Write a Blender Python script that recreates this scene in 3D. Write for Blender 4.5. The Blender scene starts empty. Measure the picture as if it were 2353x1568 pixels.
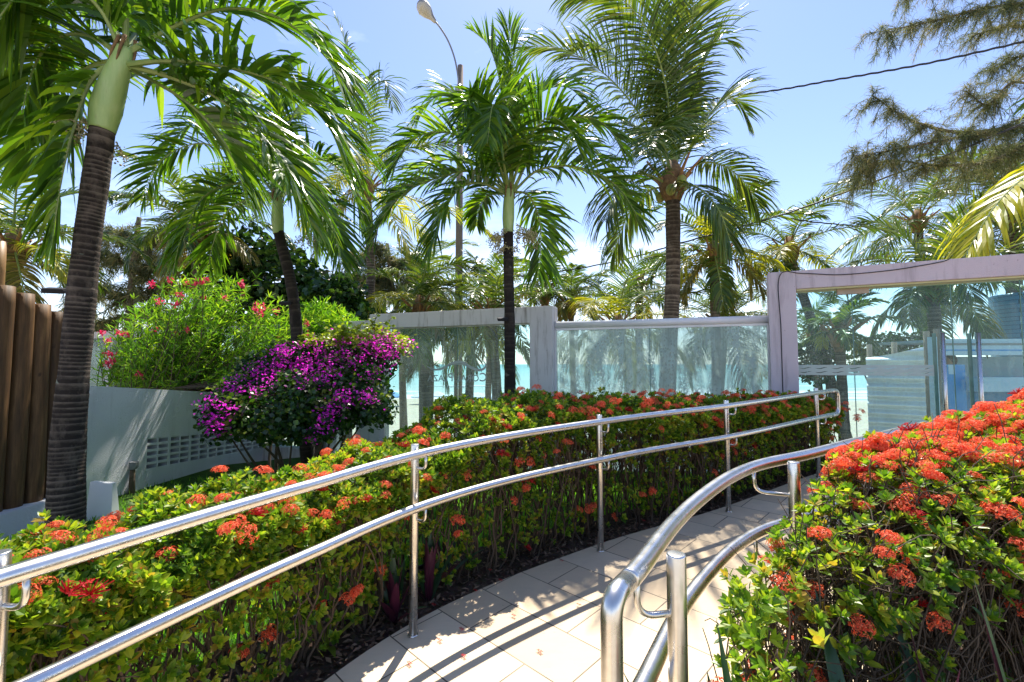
import bpy, bmesh, math
import numpy as np
from mathutils import Vector, Matrix
R = math.radians
rng = np.random.default_rng(7)
scene = bpy.context.scene
COL = scene.collection

# ------------------------------------------------------------------ camera
F_PX, CX, CY = 1046.0, 1176.5, 784.0        # focal length and centre for a 2353 px wide frame
CAM = np.array([0.0, 0.0, 1.37])
PITCH = math.atan(53.0 / F_PX)
cam_d = bpy.data.cameras.new('camera'); cam = bpy.data.objects.new('camera', cam_d); COL.objects.link(cam)
cam.location = CAM; cam.rotation_euler = (R(90) + PITCH, 0, 0)
cam_d.sensor_width = 36; cam_d.lens = 36 * F_PX / 2353.0
cam_d.clip_start = 0.02; cam_d.clip_end = 30000
scene.camera = cam

def P(px, py, Y):
    """world point at forward distance Y seen at this place of the survey frame"""
    u, v = (px - CX) / F_PX, (CY - py) / F_PX
    d = np.array([u, math.cos(PITCH) - v * math.sin(PITCH), math.sin(PITCH) + v * math.cos(PITCH)])
    return CAM + d * (Y / d[1])

# ------------------------------------------------------------------ scene tree helpers
def link(o, parent=None):
    COL.objects.link(o)
    if parent is not None:
        o.parent = parent
        o.matrix_parent_inverse = Matrix.Translation(-Vector(parent.location))
    return o
def tag(o, label=None, cat=None, group=None, kind=None):
    if label: o['label'] = label
    if cat: o['category'] = cat
    if group: o['group'] = group
    if kind: o['kind'] = kind
    return o
def thing(name, label, cat, loc=(0, 0, 0), group=None):
    o = bpy.data.objects.new(name, None); o.empty_display_size = .1
    o.location = Vector([float(c) for c in loc]); COL.objects.link(o)
    return tag(o, label, cat, group)

class MB:
    """collects vertices and faces, builds ONE mesh object (world coordinates)"""
    def __init__(s): s.V, s.F, s.M, s.n = [], [], [], 0
    def add(s, V, F, mat=0):
        V = np.asarray(V, float).reshape(-1, 3); F = np.asarray(F, np.int64)
        s.V.append(V); s.F.append(F + s.n); s.M.append(np.full(len(F), mat)); s.n += len(V)
        return s
    def mesh(s, name, mats, smooth=False, origin=None):
        me = bpy.data.meshes.new(name)
        V = np.concatenate(s.V) if s.V else np.zeros((0, 3))
        if origin is not None: V = V - np.asarray(origin, float)
        loops = np.concatenate([f.ravel() for f in s.F]); tot = np.concatenate([np.full(len(f), f.shape[1]) for f in s.F])
        start = np.concatenate([[0], np.cumsum(tot)[:-1]])
        me.vertices.add(len(V)); me.vertices.foreach_set('co', V.astype(np.float32).ravel())
        me.loops.add(len(loops)); me.loops.foreach_set('vertex_index', loops.astype(np.int32))
        me.polygons.add(len(tot)); me.polygons.foreach_set('loop_start', start.astype(np.int32))
        me.polygons.foreach_set('loop_total', tot.astype(np.int32))
        me.polygons.foreach_set('material_index', np.concatenate(s.M).astype(np.int32))
        me.polygons.foreach_set('use_smooth', np.full(len(tot), bool(smooth)))
        me.update(calc_edges=True); me.validate()
        for m in (mats if isinstance(mats, (list, tuple)) else [mats]): me.materials.append(m)
        return me
    def build(s, name, mats, parent=None, smooth=False):
        if parent is not None:
            o = bpy.data.objects.new(name, s.mesh(name, mats, smooth, origin=parent.location))
            COL.objects.link(o); o.parent = parent
            return o
        V = np.concatenate(s.V); lo, hi = V.min(0), V.max(0)
        org = np.array([(lo[0] + hi[0]) / 2, (lo[1] + hi[1]) / 2, lo[2]])
        o = bpy.data.objects.new(name, s.mesh(name, mats, smooth, origin=org))
        o.location = Vector(org.tolist())
        return link(o)

def nrm(a): return a / np.maximum(np.linalg.norm(a, axis=-1, keepdims=True), 1e-9)
def cat(ctrl, n):
    """Catmull-Rom through the control points, resampled evenly to n points"""
    c = np.asarray(ctrl, float)
    if len(c) == 2: return c[0] + (c[1] - c[0]) * np.linspace(0, 1, n)[:, None]
    e = np.vstack([2 * c[0] - c[1], c, 2 * c[-1] - c[-2]]); out = []
    t = np.linspace(0, 1, 14, endpoint=False)[:, None]
    for i in range(len(c) - 1):
        a, b, d, f = e[i], e[i + 1], e[i + 2], e[i + 3]
        out.append(.5 * (2 * b + (d - a) * t + (2 * a - 5 * b + 4 * d - f) * t ** 2 + (3 * b - a - 3 * d + f) * t ** 3))
    q = np.vstack(out + [c[-1:]])
    return resample(q, n)
def resample(q, n):
    s = np.concatenate([[0], np.cumsum(np.linalg.norm(np.diff(q, axis=0), axis=1))])
    u = np.linspace(0, s[-1], n)
    return np.stack([np.interp(u, s, q[:, k]) for k in range(q.shape[1])], 1)
def plen(q): return np.linalg.norm(np.diff(q, axis=0), axis=1).sum()
def frames(p, up=(0, 0, 1)):
    T = nrm(np.gradient(p, axis=0)); N = np.zeros_like(p)
    u = np.asarray(up, float); n = u - T[0] * (u @ T[0])
    if np.linalg.norm(n) < .05: u = np.array([0, -1., 0]); n = u - T[0] * (u @ T[0])
    n = n / np.linalg.norm(n)
    for i in range(len(p)):
        n = n - T[i] * (n @ T[i]); n = n / max(np.linalg.norm(n), 1e-9); N[i] = n
    return T, N, np.cross(T, N)
def tube(mb, p, r, sides=8, mat=0, cap=True):
    p = np.asarray(p, float); r = np.broadcast_to(np.asarray(r, float), (len(p),))
    T, N, B = frames(p); a = np.linspace(0, 2 * np.pi, sides, endpoint=False)
    V = p[:, None] + r[:, None, None] * (np.cos(a)[None, :, None] * N[:, None] + np.sin(a)[None, :, None] * B[:, None])
    n = len(p); i = np.arange(n - 1)[:, None] * sides; j = np.arange(sides)[None]; k = (j + 1) % sides
    F = np.stack([i + j, i + k, i + sides + k, i + sides + j], -1).reshape(-1, 4)
    base = mb.n
    mb.add(V, F, mat)
    if cap:
        c0 = np.arange(sides)[::-1]; c1 = np.arange(sides) + (n - 1) * sides
        mb.F.append(np.array([c0, c1]) + base); mb.M.append(np.full(2, mat))
    return mb
def hexa(mb, q, mat=0):
    """8 corners: four of the bottom ring then four of the top ring"""
    return mb.add(q, [[3, 2, 1, 0], [4, 5, 6, 7], [0, 1, 5, 4], [1, 2, 6, 5], [2, 3, 7, 6], [3, 0, 4, 7]], mat)
def bbox(mb, c, s, rz=0., bev=.0, mat=0, rx=0., ry=0.):
    bm = bmesh.new(); bmesh.ops.create_cube(bm, size=1)
    bmesh.ops.scale(bm, vec=s, verts=bm.verts)
    if bev: bmesh.ops.bevel(bm, geom=bm.edges[:], offset=bev, segments=2, profile=.7, affect='EDGES')
    M = Matrix.Translation(Vector([float(x) for x in c])) @ Matrix.Rotation(rz, 4, 'Z') @ Matrix.Rotation(ry, 4, 'Y') @ Matrix.Rotation(rx, 4, 'X')
    bmesh.ops.transform(bm, matrix=M, verts=bm.verts)
    return add_bm(mb, bm, mat)
def add_bm(mb, bm, mat=0):
    bm.verts.index_update(); base = mb.n
    V = np.array([v.co[:] for v in bm.verts]); mb.V.append(V); mb.n += len(V)
    by = {}
    for f in bm.faces: by.setdefault(len(f.verts), []).append([v.index for v in f.verts])
    for k, fs in by.items(): mb.F.append(np.array(fs) + base); mb.M.append(np.full(len(fs), mat))
    bm.free(); return mb
def slab(mb, p0, p1, z0, z1, th, mat=0, bev=.0, z0b=None, z1b=None):
    """vertical slab along the plan line p0-p1; z*b are the heights at the far end"""
    p0, p1 = np.array(p0[:2], float), np.array(p1[:2], float); d = p1 - p0; L = np.linalg.norm(d)
    if bev and z0b is None and z1b is None:
        c = (p0 + p1) / 2
        return bbox(mb, (c[0], c[1], (z0 + z1) / 2), (L, th, z1 - z0), math.atan2(d[1], d[0]), bev, mat)
    n = np.array([-d[1], d[0]]) / L * th / 2
    z0b = z0 if z0b is None else z0b; z1b = z1 if z1b is None else z1b
    q = [(*(p0 - n), z0), (*(p1 - n), z0b), (*(p1 + n), z0b), (*(p0 + n), z0),
         (*(p0 - n), z1), (*(p1 - n), z1b), (*(p1 + n), z1b), (*(p0 + n), z1)]
    return hexa(mb, q, mat)
def basis(d, spin=None, seed=None):
    """N rotation matrices whose local z is d, spun at random"""
    d = nrm(d); n = len(d)
    a = np.where(np.abs(d[:, 2:3]) > .9, np.array([[1., 0, 0]]), np.array([[0, 0, 1.]]))
    x = nrm(np.cross(a, d)); y = np.cross(d, x)
    s = rng.uniform(0, 2 * np.pi, n) if spin is None else spin
    X = x * np.cos(s)[:, None] + y * np.sin(s)[:, None]; Yv = np.cross(d, X)
    return np.stack([X, Yv, d], 2)
def inst(mb, tV, tF, M, T, scale=1., mat=0):
    tV = np.asarray(tV, float); tF = np.asarray(tF)
    s = np.broadcast_to(np.asarray(scale, float), (len(T),))
    V = np.einsum('nij,vj->nvi', M, tV) * s[:, None, None] + T[:, None]
    F = (tF[None] + (np.arange(len(T)) * len(tV))[:, None, None]).reshape(-1, tF.shape[1])
    return mb.add(V.reshape(-1, 3), F, mat)
def joinT(parts):
    V, F, n = [], [], 0
    for v, f in parts: V.append(v); F.append(np.asarray(f) + n); n += len(v)
    return np.concatenate(V), np.concatenate(F)

# ------------------------------------------------------------------ materials
def newmat(name):
    m = bpy.data.materials.new(name); m.use_nodes = True
    nt = m.node_tree; nt.nodes.clear()
    out = nt.nodes.new('ShaderNodeOutputMaterial')
    return m, nt, out
def N(nt, kind, **kw):
    n = nt.nodes.new('ShaderNode' + kind)
    for k, v in kw.items():
        if k.startswith('i_'): n.inputs[k[2:].replace('_', ' ')].default_value = v
        else: setattr(n, k, v)
    return n
def ramp(nt, fac, stops):
    r = N(nt, 'ValToRGB'); el = r.color_ramp.elements
    while len(el) < len(stops): el.new(.5)
    for e, (p, c) in zip(el, stops): e.position = p; e.color = (*c, 1) if len(c) == 3 else c
    nt.links.new(fac, r.inputs[0]); return r.outputs[0]
def mixc(nt, fac, a, b, mode='MIX'):
    m = N(nt, 'Mix', data_type='RGBA', blend_type=mode)
    for sock, v in ((m.inputs[0], fac), (m.inputs[6], a), (m.inputs[7], b)):
        if isinstance(v, (int, float)): sock.default_value = v
        elif isinstance(v, tuple): sock.default_value = (*v, 1) if len(v) == 3 else v
        else: nt.links.new(v, sock)
    return m.outputs[2]
def coord(nt, scale=(1, 1, 1), rot=(0, 0, 0), kind='pos'):
    mp = N(nt, 'Mapping'); mp.inputs['Scale'].default_value = scale; mp.inputs['Rotation'].default_value = rot
    src = N(nt, 'NewGeometry').outputs['Position'] if kind == 'pos' else N(nt, 'TexCoord').outputs['Object']
    nt.links.new(src, mp.inputs[0]); return mp.outputs[0]
def noise(nt, vec, scale, detail=4, rough=.55):
    n = N(nt, 'TexNoise'); n.inputs['Scale'].default_value = scale; n.inputs['Detail'].default_value = detail
    n.inputs['Roughness'].default_value = rough
    nt.links.new(vec, n.inputs['Vector']); return n.outputs['Fac']
def bump(nt, h, strength=.3, dist=.01):
    b = N(nt, 'Bump'); b.inputs['Strength'].default_value = strength; b.inputs['Distance'].default_value = dist
    nt.links.new(h, b.inputs['Height']); return b.outputs[0]
def princ(nt, out, col, rough=.6, metal=0., spec=.5, normal=None):
    p = N(nt, 'BsdfPrincipled')
    if isinstance(col, tuple): p.inputs['Base Color'].default_value = (*col, 1)
    else: nt.links.new(col, p.inputs['Base Color'])
    if isinstance(rough, (int, float)): p.inputs['Roughness'].default_value = rough
    else: nt.links.new(rough, p.inputs['Roughness'])
    p.inputs['Metallic'].default_value = metal; p.inputs['Specular IOR Level'].default_value = spec
    if normal is not None: nt.links.new(normal, p.inputs['Normal'])
    if out is not None: nt.links.new(p.outputs[0], out.inputs[0])
    return p
def plain(name, c1, c2=None, scale=8., rough=.6, metal=0., bumpk=.0, spec=.5, stretch=(1, 1, 1), bscale=None):
    m, nt, out = newmat(name); v = coord(nt, stretch, kind='obj')
    c2 = c2 or tuple(x * .75 for x in c1)
    f = noise(nt, v, scale)
    col = ramp(nt, f, [(.3, c2), (.7, c1)])
    nb = bump(nt, noise(nt, v, bscale or scale * 6, 5), bumpk, .01) if bumpk else None
    princ(nt, out, col, rough, metal, spec, nb); return m
def leafmat(name, stops, trans=.45, rough=.38, tcol=(1.5, 1.6, .55), spec=.5, clump=0.):
    """two-sided leaf: random tint per leaf, reflected and transmitted light"""
    m, nt, out = newmat(name)
    g = N(nt, 'NewGeometry')
    fac = g.outputs['Random Per Island']
    if clump:
        nz = noise(nt, coord(nt), clump, 2)
        mm = N(nt, 'Math', operation='MULTIPLY_ADD'); nt.links.new(nz, mm.inputs[0]); mm.inputs[1].default_value = 1.3; mm.inputs[2].default_value = -.65
        ad = N(nt, 'Math', operation='ADD'); ad.use_clamp = True; nt.links.new(fac, ad.inputs[0]); nt.links.new(mm.outputs[0], ad.inputs[1]); fac = ad.outputs[0]
    col = ramp(nt, fac, stops)
    p = princ(nt, None, col, rough, 0, spec)
    tr = N(nt, 'BsdfTranslucent'); nt.links.new(mixc(nt, 1., col, tcol, 'MULTIPLY'), tr.inputs[0])
    ms = N(nt, 'MixShader'); ms.inputs[0].default_value = trans
    nt.links.new(p.outputs[0], ms.inputs[1]); nt.links.new(tr.outputs[0], ms.inputs[2]); nt.links.new(ms.outputs[0], out.inputs[0])
    return m

MAT = {}
MAT['ixora_leaf'] = leafmat('ixora_leaf', [(0, (.05, .125, .014)), (.35, (.14, .26, .022)), (.7, (.3, .4, .035)), (.94, (.46, .48, .05)), (1, (.4, .27, .05))], .45, .4, clump=5.)
MAT['ixora_flower'] = leafmat('ixora_flower', [(0, (.78, .08, .04)), (.5, (.9, .175, .075)), (1, (.95, .31, .14))], .42, .55, (1.1, .95, .8), .3)
MAT['ixora_bud'] = leafmat('ixora_bud', [(0, (.4, .012, .02)), (1, (.62, .03, .03))], .3, .55, (1.1, .8, .8), .3)
MAT['palm_leaf'] = leafmat('palm_leaf', [(0, (.032, .085, .011)), (.6, (.082, .175, .016)), (1, (.2, .3, .025))], .45, .28, (1.9, 1.9, .5))
MAT['coco_leaf'] = leafmat('coco_leaf', [(0, (.032, .07, .012)), (.6, (.075, .14, .02)), (1, (.19, .23, .035))], .4, .3, (1.7, 1.6, .5))
MAT['coco_old'] = leafmat('coco_old', [(0, (.1, .12, .03)), (.6, (.24, .22, .05)), (1, (.34, .25, .1))], .42, .45, (1.4, 1.3, .5))
MAT['coco_yellow'] = leafmat('coco_yellow', [(0, (.2, .24, .02)), (.6, (.38, .38, .025)), (1, (.5, .44, .05))], .5, .35, (1.4, 1.4, .4))
MAT['rachis'] = plain('rachis', (.28, .34, .1), (.16, .24, .06), 6, .45)
MAT['rachis_brown'] = plain('rachis_brown', (.3, .24, .1), (.2, .16, .06), 6, .5)
MAT['fibre'] = plain('fibre', (.3, .17, .07), (.1, .055, .025), 14, .9, bumpk=.6)
MAT['husk'] = plain('husk', (.4, .2, .07), (.2, .1, .035), 9, .7, bumpk=.4)
MAT['coconut'] = plain('coconut', (.36, .33, .06), (.22, .26, .05), 6, .45)
MAT['palm_flower'] = leafmat('palm_flower', [(0, (.36, .33, .16)), (1, (.62, .56, .33))], .2, .7, (1, 1, .8))
MAT['oleander_leaf'] = leafmat('oleander_leaf', [(0, (.07, .19, .016)), (.6, (.17, .36, .025)), (1, (.33, .48, .04))], .48, .35, (1.6, 1.6, .5), clump=2.)
MAT['oleander_flower'] = leafmat('oleander_flower', [(0, (.66, .015, .1)), (1, (.88, .09, .22))], .35, .5, (1.1, .8, .9))
MAT['boug_leaf'] = leafmat('boug_leaf', [(0, (.014, .04, .012)), (.6, (.03, .085, .016)), (.9, (.09, .16, .02)), (1, (.2, .25, .03))], .4, .3, clump=2.5)
MAT['boug_tip'] = leafmat('boug_tip', [(0, (.13, .2, .02)), (1, (.33, .36, .05))], .5, .35)
MAT['bract'] = leafmat('bract', [(0, (.66, .02, .55)), (.6, (.88, .04, .74)), (1, (.95, .12, .8))], .6, .55, (1.25, 1., 1.25), .25)
MAT['dark_leaf'] = leafmat('dark_leaf', [(0, (.018, .05, .016)), (.7, (.04, .1, .024)), (1, (.1, .17, .03))], .32, .25, clump=1.)
MAT['green_leaf'] = leafmat('green_leaf', [(0, (.03, .08, .012)), (.7, (.08, .17, .02)), (1, (.17, .26, .03))], .4, .35, clump=1.)
MAT['needle'] = leafmat('needle', [(0, (.07, .1, .045)), (.6, (.15, .18, .075)), (1, (.3, .26, .13))], .5, .6, (1.3, 1.2, .8), clump=1.2)
MAT['grass'] = leafmat('grass', [(0, (.08, .22, .014)), (.6, (.17, .4, .025)), (1, (.3, .52, .05))], .5, .5, (1.4, 1.5, .5), clump=3.)
MAT['twig'] = plain('twig', (.13, .09, .055), (.05, .034, .022), 25, .8)
MAT['bark'] = plain('bark', (.2, .14, .09), (.08, .055, .035), 10, .9, bumpk=.6)

def rhoeo_mat():
    m, nt, out = newmat('rhoeo'); g = N(nt, 'NewGeometry'); v = coord(nt, (6, 6, 6))
    up = ramp(nt, noise(nt, v, 3), [(.3, (.02, .075, .03)), (.7, (.06, .13, .05))])
    dn = ramp(nt, g.outputs['Random Per Island'], [(0, (.03, .008, .018)), (1, (.09, .018, .045))])
    col = mixc(nt, g.outputs['Backfacing'], up, dn)
    p = princ(nt, None, col, .35, 0, .5); tr = N(nt, 'BsdfTranslucent'); nt.links.new(col, tr.inputs[0])
    ms = N(nt, 'MixShader'); ms.inputs[0].default_value = .2
    nt.links.new(p.outputs[0], ms.inputs[1]); nt.links.new(tr.outputs[0], ms.inputs[2]); nt.links.new(ms.outputs[0], out.inputs[0]); return m
MAT['rhoeo'] = rhoeo_mat()

def trunk_mat_shaft():
    m, nt, out = newmat('crownshaft'); v = coord(nt, (7, 7, 1.2), kind='obj')
    col = ramp(nt, noise(nt, v, 1.4, 6, .65), [(.3, (.22, .36, .11)), (.55, (.36, .48, .17)), (.75, (.5, .58, .26))])
    st = noise(nt, coord(nt, (16, 16, 2.2), kind='obj'), 1.3, 5, .7); col = mixc(nt, ramp(nt, st, [(.6, (0, 0, 0)), (.75, (.6, .6, .6))]), col, (.2, .15, .06))
    princ(nt, out, col, .36, 0, .45, bump(nt, st, .15, .01)); return m
def trunk_mat(name, dark, light, patch):
    m, nt, out = newmat(name); v = coord(nt, kind='obj')
    at = N(nt, 'Attribute'); at.attribute_name = 'ring'
    rn = noise(nt, coord(nt, (14, 14, 40), kind='obj'), 1., 4, .65)
    ad = N(nt, 'Math', operation='MULTIPLY_ADD'); nt.links.new(rn, ad.inputs[0]); ad.inputs[1].default_value = 1.1; ad.inputs[2].default_value = -.55
    a2 = N(nt, 'Math', operation='ADD'); nt.links.new(ad.outputs[0], a2.inputs[0]); nt.links.new(at.outputs['Fac'], a2.inputs[1])
    col = ramp(nt, a2.outputs[0], [(.35, dark), (.62, tuple((x + y) / 2.6 for x, y in zip(dark, light))), (.92, light)])
    spots = noise(nt, coord(nt, (1, 1, 1.3), kind='obj'), 7, 3, .5)
    sp = ramp(nt, spots, [(.69, (0, 0, 0)), (.72, (1, 1, 1))])
    col = mixc(nt, sp, col, patch)
    big = noise(nt, v, 1.7, 3)
    col = mixc(nt, ramp(nt, big, [(.35, (0, 0, 0)), (.75, (.75, .75, .75))]), col, dark)
    mott = noise(nt, coord(nt, (9, 9, 5), kind='obj'), 1., 5, .7); col = mixc(nt, ramp(nt, mott, [(.5, (0, 0, 0)), (.75, (.6, .6, .6))]), col, tuple(x * 1.15 for x in light))
    fine = noise(nt, coord(nt, (1, 1, 10), kind='obj'), 30, 6, .7)
    princ(nt, out, col, .85, 0, .3, bump(nt, fine, .9, .012)); return m
MAT['crownshaft'] = trunk_mat_shaft()
MAT['palm_trunk'] = trunk_mat('palm_trunk', (.028, .02, .016), (.2, .155, .12), (.36, .4, .32))
MAT['palm_trunk_dark'] = trunk_mat('palm_trunk_dark', (.02, .016, .014), (.075, .06, .048), (.16, .15, .13))
MAT['coco_trunk'] = trunk_mat('coco_trunk', (.07, .05, .036), (.28, .22, .16), (.34, .32, .27))

def steel():
    m, nt, out = newmat('brushed_steel'); v = coord(nt, (1, 1, 1))
    f = noise(nt, coord(nt, (60, 60, 60)), 3, 3)
    r = ramp(nt, noise(nt, v, 14, 4), [(.3, (.24, .24, .24)), (.7, (.33, .33, .33))])
    spots = ramp(nt, noise(nt, v, 40, 3), [(.4, (.66, .635, .6)), (.72, (.74, .725, .7))])
    princ(nt, out, spots, r, 1., .5); return m
MAT['steel'] = steel()

def tiles():
    m, nt, out = newmat('stone_tiles'); v = coord(nt, (1, 1, 1), (0, 0, R(45)))
    b = N(nt, 'TexBrick'); nt.links.new(v, b.inputs['Vector'])
    b.offset = .37; b.inputs['Scale'].default_value = 1.; b.inputs['Brick Width'].default_value = .62; b.inputs['Row Height'].default_value = .31
    b.inputs['Mortar Size'].default_value = .0035; b.inputs['Mortar Smooth'].default_value = .1; b.inputs['Bias'].default_value = 0.
    b.inputs['Color1'].default_value = (.78, .62, .42, 1); b.inputs['Color2'].default_value = (.62, .47, .3, 1); b.inputs['Mortar'].default_value = (.09, .065, .045, 1)
    n1 = noise(nt, coord(nt), 2.2, 5); n2 = noise(nt, coord(nt, (1, 3, 1), (0, 0, R(30))), 9, 6, .65)
    c = mixc(nt, ramp(nt, n1, [(.45, (0, 0, 0)), (.8, (.45, .45, .45))]), b.outputs[0], (.6, .48, .31))
    c = mixc(nt, ramp(nt, n2, [(.5, (0, 0, 0)), (.85, (.28, .28, .28))]), c, (.4, .32, .22))
    dirt = noise(nt, coord(nt), .9, 6, .7); c = mixc(nt, ramp(nt, dirt, [(.5, (0, 0, 0)), (.72, (.5, .5, .5))]), c, (.42, .34, .24))
    st = noise(nt, coord(nt), 24, 2); c = mixc(nt, ramp(nt, st, [(.72, (0, 0, 0)), (.78, (.3, .3, .3))]), c, (.26, .2, .14))
    h = N(nt, 'Math', operation='SUBTRACT'); nt.links.new(n2, h.inputs[0]); nt.links.new(b.outputs['Fac'], h.inputs[1])
    princ(nt, out, c, .55, 0, .4, bump(nt, h.outputs[0], .25, .004)); return m
MAT['tiles'] = tiles()

def stucco(name, c, stain, dirt=.5, bscale=120, bs=.5):
    m, nt, out = newmat(name); v = coord(nt)
    f = noise(nt, v, 1.3, 5)
    col = ramp(nt, f, [(.3, tuple(x * .9 for x in c)), (.7, c)])
    st = noise(nt, coord(nt, (7, 7, .8)), 1.6, 5, .6)
    col = mixc(nt, ramp(nt, st, [(.53, (0, 0, 0)), (.72, (dirt,) * 3)]), col, stain)
    sp = noise(nt, v, 26, 2)
    col = mixc(nt, ramp(nt, sp, [(.7, (0, 0, 0)), (.76, (.5 * dirt + .1,) * 3)]), col, tuple(x * .6 for x in stain))
    princ(nt, out, col, .8, 0, .25, bump(nt, noise(nt, v, bscale, 4, .7), bs, .012)); return m
MAT['white_stucco'] = stucco('white_stucco', (.72, .74, .79), (.5, .5, .52), .35, 70, 1.)
MAT['grey_stucco'] = stucco('grey_stucco', (.66, .65, .66), (.22, .2, .18), .8, 90, .45)
MAT['lilac_stucco'] = stucco('lilac_stucco', (.62, .555, .6), (.28, .24, .26), .6, 90, .45)
MAT['white_paint'] = plain('white_paint', (.78, .79, .8), (.7, .71, .73), 3, .35, spec=.5)

def wood_log():
    m, nt, out = newmat('log_wood'); g = N(nt, 'ObjectInfo')
    v = coord(nt, (9, 9, .8), kind='obj'); f = noise(nt, v, 3, 6, .65)
    col = ramp(nt, f, [(.3, (.05, .026, .011)), (.55, (.13, .066, .025)), (.8, (.26, .14, .055))])
    rv = N(nt, 'MapRange'); nt.links.new(g.outputs['Random'], rv.inputs[0]); rv.inputs[3].default_value = .55; rv.inputs[4].default_value = 1.35
    hs = N(nt, 'HueSaturation'); nt.links.new(col, hs.inputs['Color']); nt.links.new(rv.outputs[0], hs.inputs['Value']); col = hs.outputs[0]
    kn = noise(nt, coord(nt, (1, 1, .7), kind='obj'), 9, 1); col = mixc(nt, ramp(nt, kn, [(.73, (0, 0, 0)), (.77, (.9, .9, .9))]), col, (.03, .016, .008))
    princ(nt, out, col, .6, 0, .35, bump(nt, f, .4, .01)); return m
MAT['log'] = wood_log()

def glass(name, tint=(.8, .95, .94), wet=0., refl=1.):
    m, nt, out = newmat(name)
    tr = N(nt, 'BsdfTransparent'); tr.inputs[0].default_value = (*tint, 1)
    gl = N(nt, 'BsdfGlossy'); gl.inputs['Roughness'].default_value = .02; gl.inputs[0].default_value = (.9, .95, .95, 1)
    fr = N(nt, 'Fresnel'); fr.inputs[0].default_value = 1.22
    ms = N(nt, 'MixShader'); nt.links.new(fr.outputs[0], ms.inputs[0]); nt.links.new(tr.outputs[0], ms.inputs[1]); nt.links.new(gl.outputs[0], ms.inputs[2])
    res = ms.outputs[0]
    if wet:
        df = N(nt, 'BsdfTranslucent'); df.inputs[0].default_value = (.62, .75, .75, 1)
        d2 = N(nt, 'BsdfDiffuse'); d2.inputs[0].default_value = (.55, .66, .66, 1)
        md = N(nt, 'MixShader'); md.inputs[0].default_value = .35; nt.links.new(df.outputs[0], md.inputs[1]); nt.links.new(d2.outputs[0], md.inputs[2])
        vo = N(nt, 'TexVoronoi'); vo.inputs['Scale'].default_value = 30; nt.links.new(coord(nt, (1, 1, .8)), vo.inputs['Vector'])
        dots = ramp(nt, vo.outputs['Distance'], [(.3, (0, 0, 0)), (.5, (1, 1, 1))])
        streak = ramp(nt, noise(nt, coord(nt, (5, 5, .35)), 2.4, 5, .6), [(.4, (0, 0, 0)), (.66, (1, 1, 1))])
        patch = ramp(nt, noise(nt, coord(nt), 1.5, 3), [(.32, (.12, .12, .12)), (.62, (1, 1, 1))])
        k = mixc(nt, 1., dots, streak, 'MULTIPLY'); k = mixc(nt, 1., k, patch, 'MULTIPLY')
        k2 = N(nt, 'Math', operation='MULTIPLY_ADD'); nt.links.new(k, k2.inputs[0]); k2.inputs[1].default_value = wet; k2.inputs[2].default_value = .44 * wet
        m2 = N(nt, 'MixShader'); nt.links.new(k2.outputs[0], m2.inputs[0]); nt.links.new(res, m2.inputs[1]); nt.links.new(md.outputs[0], m2.inputs[2]); res = m2.outputs[0]
    nt.links.new(res, out.inputs[0]); return m
MAT['glass'] = glass('tinted_glass', (.78, .92, .91), .1)
MAT['glass_wet'] = glass('wet_glass', (.8, .93, .925), .85)
MAT['glass_gate'] = glass('gate_glass', (.8, .95, .955), .1)
def frost():
    m, nt, out = newmat('frosted_film'); tr = N(nt, 'BsdfTransparent'); tr.inputs[0].default_value = (.85, .9, .9, 1)
    df = N(nt, 'BsdfTranslucent'); df.inputs[0].default_value = (.72, .78, .77, 1); d2 = N(nt, 'BsdfDiffuse'); d2.inputs[0].default_value = (.7, .75, .74, 1)
    a = N(nt, 'MixShader'); a.inputs[0].default_value = .5; nt.links.new(df.outputs[0], a.inputs[1]); nt.links.new(d2.outputs[0], a.inputs[2])
    b = N(nt, 'MixShader'); b.inputs[0].default_value = .93; nt.links.new(tr.outputs[0], b.inputs[1]); nt.links.new(a.outputs[0], b.inputs[2]); nt.links.new(b.outputs[0], out.inputs[0]); return m
MAT['frost'] = frost()
MAT['etch'] = plain('etched_film', (.56, .62, .61), (.5, .56, .55), 30, .7)
MAT['glass_edge'] = plain('glass_edge', (.12, .3, .26), (.06, .17, .15), 6, .2)
MAT['black_plastic'] = plain('black_plastic', (.02, .02, .022), None, 20, .7, spec=.25)
MAT['grey_plastic'] = plain('grey_plastic', (.2, .21, .22), None, 20, .5)
MAT['lamp_glass'] = plain('lamp_glass', (.46, .42, .34), (.4, .36, .29), 3, .4)
MAT['pole_wood'] = plain('pole_wood', (.26, .21, .17), (.15, .115, .09), 7, .85, bumpk=.4, stretch=(6, 6, .5))
MAT['cable'] = plain('cable', (.02, .02, .025), None, 10, .5)
MAT['kiosk_blue'] = plain('kiosk_blue', (.02, .26, .62), (.015, .22, .54), 2, .4)
MAT['kiosk_pale'] = plain('kiosk_pale', (.42, .58, .7), (.36, .5, .62), 2, .45)
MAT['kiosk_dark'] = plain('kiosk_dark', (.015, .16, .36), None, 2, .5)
MAT['zinc'] = plain('zinc', (.84, .87, .88), (.72, .73, .72), 4, .33, .3, bumpk=.05)
MAT['skin'] = plain('skin', (.34, .17, .1), (.3, .15, .09), 20, .5)
MAT['hair'] = plain('hair', (.012, .01, .01), None, 40, .5)
MAT['shirt'] = plain('shirt', (.5, .62, .72), (.42, .54, .66), 12, .8)
MAT['trousers'] = plain('trousers', (.05, .06, .1), None, 12, .8)
MAT['canvas'] = plain('canvas', (.72, .78, .84), (.5, .64, .82), 1.2, .8)
MAT['canvas_blue'] = plain('canvas_blue', (.14, .34, .66), (.1, .26, .55), 1.2, .8)
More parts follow.
